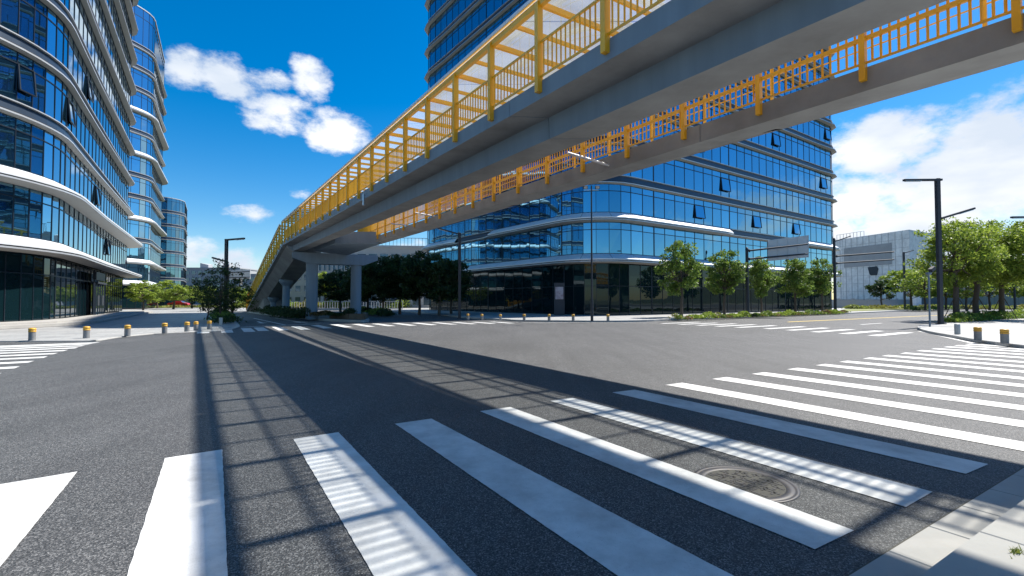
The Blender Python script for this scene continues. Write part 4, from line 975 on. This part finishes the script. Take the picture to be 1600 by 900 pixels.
# ------------------------------------------------------------------ background buildings
def bg_building(name, label, A, B, depth, h, wallm, rows, cols, glassm, z0=0, sill=1.0, wh=1.6, roofbits=0, cat='building', ww=.62, seed=1, group=None):
    """front from A to B (Vectors on ground), windows as real recesses"""
    rnd = random.Random(seed); u = (B-A); L = u.length; u = u.normalized(); n = Vector((u.y, -u.x, 0))
    o = empty(name, A+u*L/2, label, cat, group)
    P = lambda s, d, z: A+u*s-n*d+Vector((0, 0, z))
    b = MB(); q = [P(0, 0, z0), P(L, 0, z0), P(L, depth, z0), P(0, depth, z0)]; b.prism([q, [v+Vector((0, 0, h)) for v in q]], wallm)
    b.build('wall', None, o)
    b = MB(); q = [P(-.25, -.25, h), P(L+.25, -.25, h), P(L+.25, depth+.25, h), P(-.25, depth+.25, h)]; b.prism([q, [v+Vector((0, 0, .45)) for v in q]], wallm)
    r_ = b.build('roof', None, o)
    for k in range(roofbits):
        s = rnd.uniform(.1, .85)*L; w_ = rnd.uniform(1.5, 4); c = MB(); q = [P(s, 3, h+.45), P(s+w_, 3, h+.45), P(s+w_, 6, h+.45), P(s, 6, h+.45)]; c.prism([q, [v+Vector((0, 0, rnd.uniform(1, 2.6))) for v in q]], wallm); c.build('roof_box', None, r_)
    fh = (h-.6)/max(rows, 1)
    for r in range(rows):
        for c_ in range(cols):
            s0 = L*(c_+.5-ww/2)/cols; s1 = L*(c_+.5+ww/2)/cols; za = r*fh+sill; zb_ = min(za+wh, (r+1)*fh-.15)
            w_ = MB(); q = [P(s0, -.03, za), P(s1, -.03, za), P(s1, -.03, zb_), P(s0, -.03, zb_)]
            w_.prism([q, [v+n*.02 for v in q]], glassm)
            for p_, q_ in ((q[0], q[1]), (q[3], q[2]), (q[0], q[3]), (q[1], q[2])): w_.bar(p_+n*.03, q_+n*.03, .1, .1, wallm)
            w_.build('window', None, o)
    return o
V3 = lambda x, y: Vector((x, y, 0))
GF = M['glass_far']
bg_building('apartment_block', 'grey apartment block with many small windows, far left beyond the trees', V3(-142, 205), V3(-118, 205), 14, 15.5, M['render_g'], 5, 9, GF, roofbits=3, seed=1)
bg_building('apartment_block', 'grey apartment block with flat roof, far beyond the road sign', V3(-114, 200), V3(-92, 200), 14, 12.5, M['render_g'], 4, 8, GF, roofbits=2, seed=2)
bg_building('low_building', 'low white building at the far end of the road', V3(-92, 150), V3(-74, 150), 12, 6.2, M['render_w'], 2, 6, GF, roofbits=0, seed=3, wh=1.5)
bg_building('office_block', 'pale office block with tall narrow windows seen between the bridge columns', V3(-46.5, 108), V3(-35.5, 110), 14, 12.2, M['render_w'], 3, 11, GF, roofbits=2, seed=4, ww=.5, wh=2.8, sill=.7)
bg_building('apartment_block', 'grey block behind the stair flight of the bridge', V3(-60, 125), V3(-46, 125), 12, 9.5, M['render_g'], 3, 6, GF, roofbits=1, seed=5)
wb_ = bg_building('podium_building', 'white building with roof railing between the bridge and the tower', V3(-31, 94), V3(-16, 96), 14, 12.2, M['render_w'], 3, 7, GF, seed=6, ww=.8, wh=2.6, sill=.6)
b = MB()
for i in range(22):
    p = V3(-31, 93.9).lerp(V3(-16, 95.9), i/21); b.bar(p+Vector((0, 0, 12.6)), p+Vector((0, 0, 14.2)), .06, .06)
b.bar(V3(-31, 93.9)+Vector((0, 0, 14.2)), V3(-16, 95.9)+Vector((0, 0, 14.2)), .08, .08); b.build('roof_railing', M['steel'], wb_)
# grey stone gallery building
Ka = Vector((at(1423, 470, 108).x, 108, 0)); Kl = Vector((at(1306, 470, 127).x, 127, 0)); Kr = Vector((at(1478, 470, 118).x, 118, 0))
g_ = empty('gallery_building', Ka, 'grey stone-clad building with a dark recessed rectangle, right of the tower', 'building')
zt = at(1423, 361, 108).z; zt2 = at(1312, 376, 126).z; zt = (zt+zt2)/2+.3
def wall_quad(b, A, B, z0, z1, m): b.face([A+Vector((0, 0, z0)), B+Vector((0, 0, z0)), B+Vector((0, 0, z1)), A+Vector((0, 0, z1))], m)
b = MB(); Kb = Kl+(Kr-Ka); q = [Kl, Ka, Kr, Kb]
b.prism([q, [v+Vector((0, 0, zt)) for v in q]], M['clad']); b.build('wall', None, g_)
uK = (Ka-Kl).normalized(); nK = Vector((uK.y, -uK.x, 0)); LK = (Ka-Kl).length
def PK(s, z, d=0): return Kl+uK*s*LK+nK*d+Vector((0, 0, z))
# cladding joints as thin raised battens
b = MB()
for i in range(1, 12): b.bar(PK(i/12, 0, .03), PK(i/12, zt, .03), .06, .05)
for i in range(1, 9): b.bar(PK(0, zt*i/9, .03), PK(1, zt*i/9, .03), .06, .05)
b.build('cladding_joint', M['render_g'], g_)
b = MB(); q = [PK(.14, 10.2, .06), PK(.79, 10.2, .06), PK(.79, 15.3, .06), PK(.14, 15.3, .06)]; b.prism([q, [v+nK*.05 for v in q]]); b.build('dark_panel', M['clad_dark'], g_)
b = MB(); cx_, cz_ = .55, 8.9
hx = [PK(cx_-.07, cz_+1.0, .08), PK(cx_-.05, cz_-.6, .08), PK(cx_-.03, cz_-1.1, .08), PK(cx_+.05, cz_-1.1, .08), PK(cx_+.07, cz_+.4, .08), PK(cx_+.05, cz_+1.1, .08)]
b.prism([hx, [v+nK*.06 for v in hx]]); b.build('hexagon_window', M['mullion'], g_)
b = MB()
for i in range(9):
    s = .02+i*.05; b.bar(PK(s, zt, -.3), PK(s, zt+1.3, -.3), .08, .08)
b.bar(PK(.02, zt+1.3, -.3), PK(.42, zt+1.3, -.3), .08, .08); b.build('roof_railing', M['clad_dark'], g_)
b = MB(); uq = (Kr-Ka).normalized(); nq = Vector((uq.y, -uq.x, 0)); q = [Ka+uq*1.5+nq*.05+Vector((0, 0, 3)), Ka+uq*9+nq*.05+Vector((0, 0, 3)), Ka+uq*9+nq*.05+Vector((0, 0, 8)), Ka+uq*1.5+nq*.05+Vector((0, 0, 8))]; b.prism([q, [v+nq*.03 for v in q]]); b.build('window', GF, g_)
# boundary walls on the right
b = MB(); a = Vector((57.5, 92, 0)); c = Vector((80, 95, 0)); b.bar(a+Vector((0, 0, .9)), c+Vector((0, 0, .9)), .25, 1.8)
for i in range(8): p = a.lerp(c, i/7); b.bar(p, p+Vector((0, 0, 2.0)), .35, .35)
tag(b.build('boundary_wall', M['render_g']), 'low grey boundary wall with piers before the stone building', 'wall')
b = MB(); a = Vector((80.5, 93, 0)); c = Vector((150, 99, 0)); n_ = 40
for i in range(n_):
    p = a.lerp(c, i/n_); q = a.lerp(c, (i+.96)/n_); b.bar(p+Vector((0, 0, 1.5)), q+Vector((0, 0, 1.5)), .08, 3.0); b.bar(p, p+Vector((0, 0, 3.1)), .12, .12)
tag(b.build('hoarding_fence', mat('blue_hoarding', (.14, .19, .24), .6, noise=(.3, .9, (.05, .07, .09)))), 'tall blue grey panel fence behind the right-hand trees', 'fence')
bg_building('low_building', 'long dark low building behind the panel fence at far right', V3(98, 112), V3(170, 116), 14, 8.5, M['render_g'], 2, 14, GF, seed=9, ww=.8, wh=2.6)
# white fence / low wall behind the shaded trees
b = MB(); a = Vector((-44, 80, 0)); c = Vector((-18, 78, 0))
for i in range(60): p = a.lerp(c, i/59); b.bar(p, p+Vector((0, 0, 1.5)), .07, .07)
b.bar(a+Vector((0, 0, 1.45)), c+Vector((0, 0, 1.45)), .08, .1); b.bar(a+Vector((0, 0, .15)), c+Vector((0, 0, .15)), .2, .3)
tag(b.build('railing_fence', M['render_g']), 'pale vertical-bar fence behind the bridge columns', 'fence')

# cars
def car(label, p, rz, body, name='parked_car'):
    o = empty(name, p, label, 'car', None, rz); o['_local'] = 1
    prof = [(-2.2, .35), (-2.25, .75), (-2.0, .92), (-1.2, .98), (-.75, 1.38), (.55, 1.42), (1.15, .98), (2.05, .82), (2.22, .62), (2.2, .35)]
    b = MB(); ys = [(-.86, .0), (-.88, 0), (.88, 0), (.86, 0)]
    rows = []
    for y in (-.86, -.5, .5, .86): rows.append([Vector((x, y*(1 if z < 1 else .82), z)) for x, z in prof])
    b.grid(rows, None, True, True); b.face(rows[0]); b.face(list(reversed(rows[-1]))); b.build('body', body, o)
    for s in (-1, 1):
        b = MB(); b.face([Vector((x, s*(.875 if z < 1 else .73), z)) for x, z in ((-1.1, 1.0), (-.72, 1.33), (.5, 1.36), (1.0, 1.0))]); b.build('window', M['glass_far'], o)
        for x in (-1.35, 1.35):
            b = MB(); b.tube([Vector((x, s*.68, .32)), Vector((x, s*.9, .32))], .32, 18); b.build('wheel', M['tyre'], o)
    b = MB(); b.face([Vector((.6, -.68, 1.39)), Vector((.6, .68, 1.39)), Vector((1.14, .75, 1.0)), Vector((1.14, -.75, 1.0))]); b.build('windscreen', M['glass_far'], o)
    return o
car('small red car parked beyond the plaza lawn on the left', Vector((at(280, 470, 116).x, 116, 0.12)), .2, M['red'])
car('silver car far down the road left of the bridge stairs', Vector((at(369, 470, 105).x, 105, 0)), 1.9, M['silver'], 'car')
# clean helper flags
for o in bpy.data.objects:
    if '_local' in o: del o['_local']
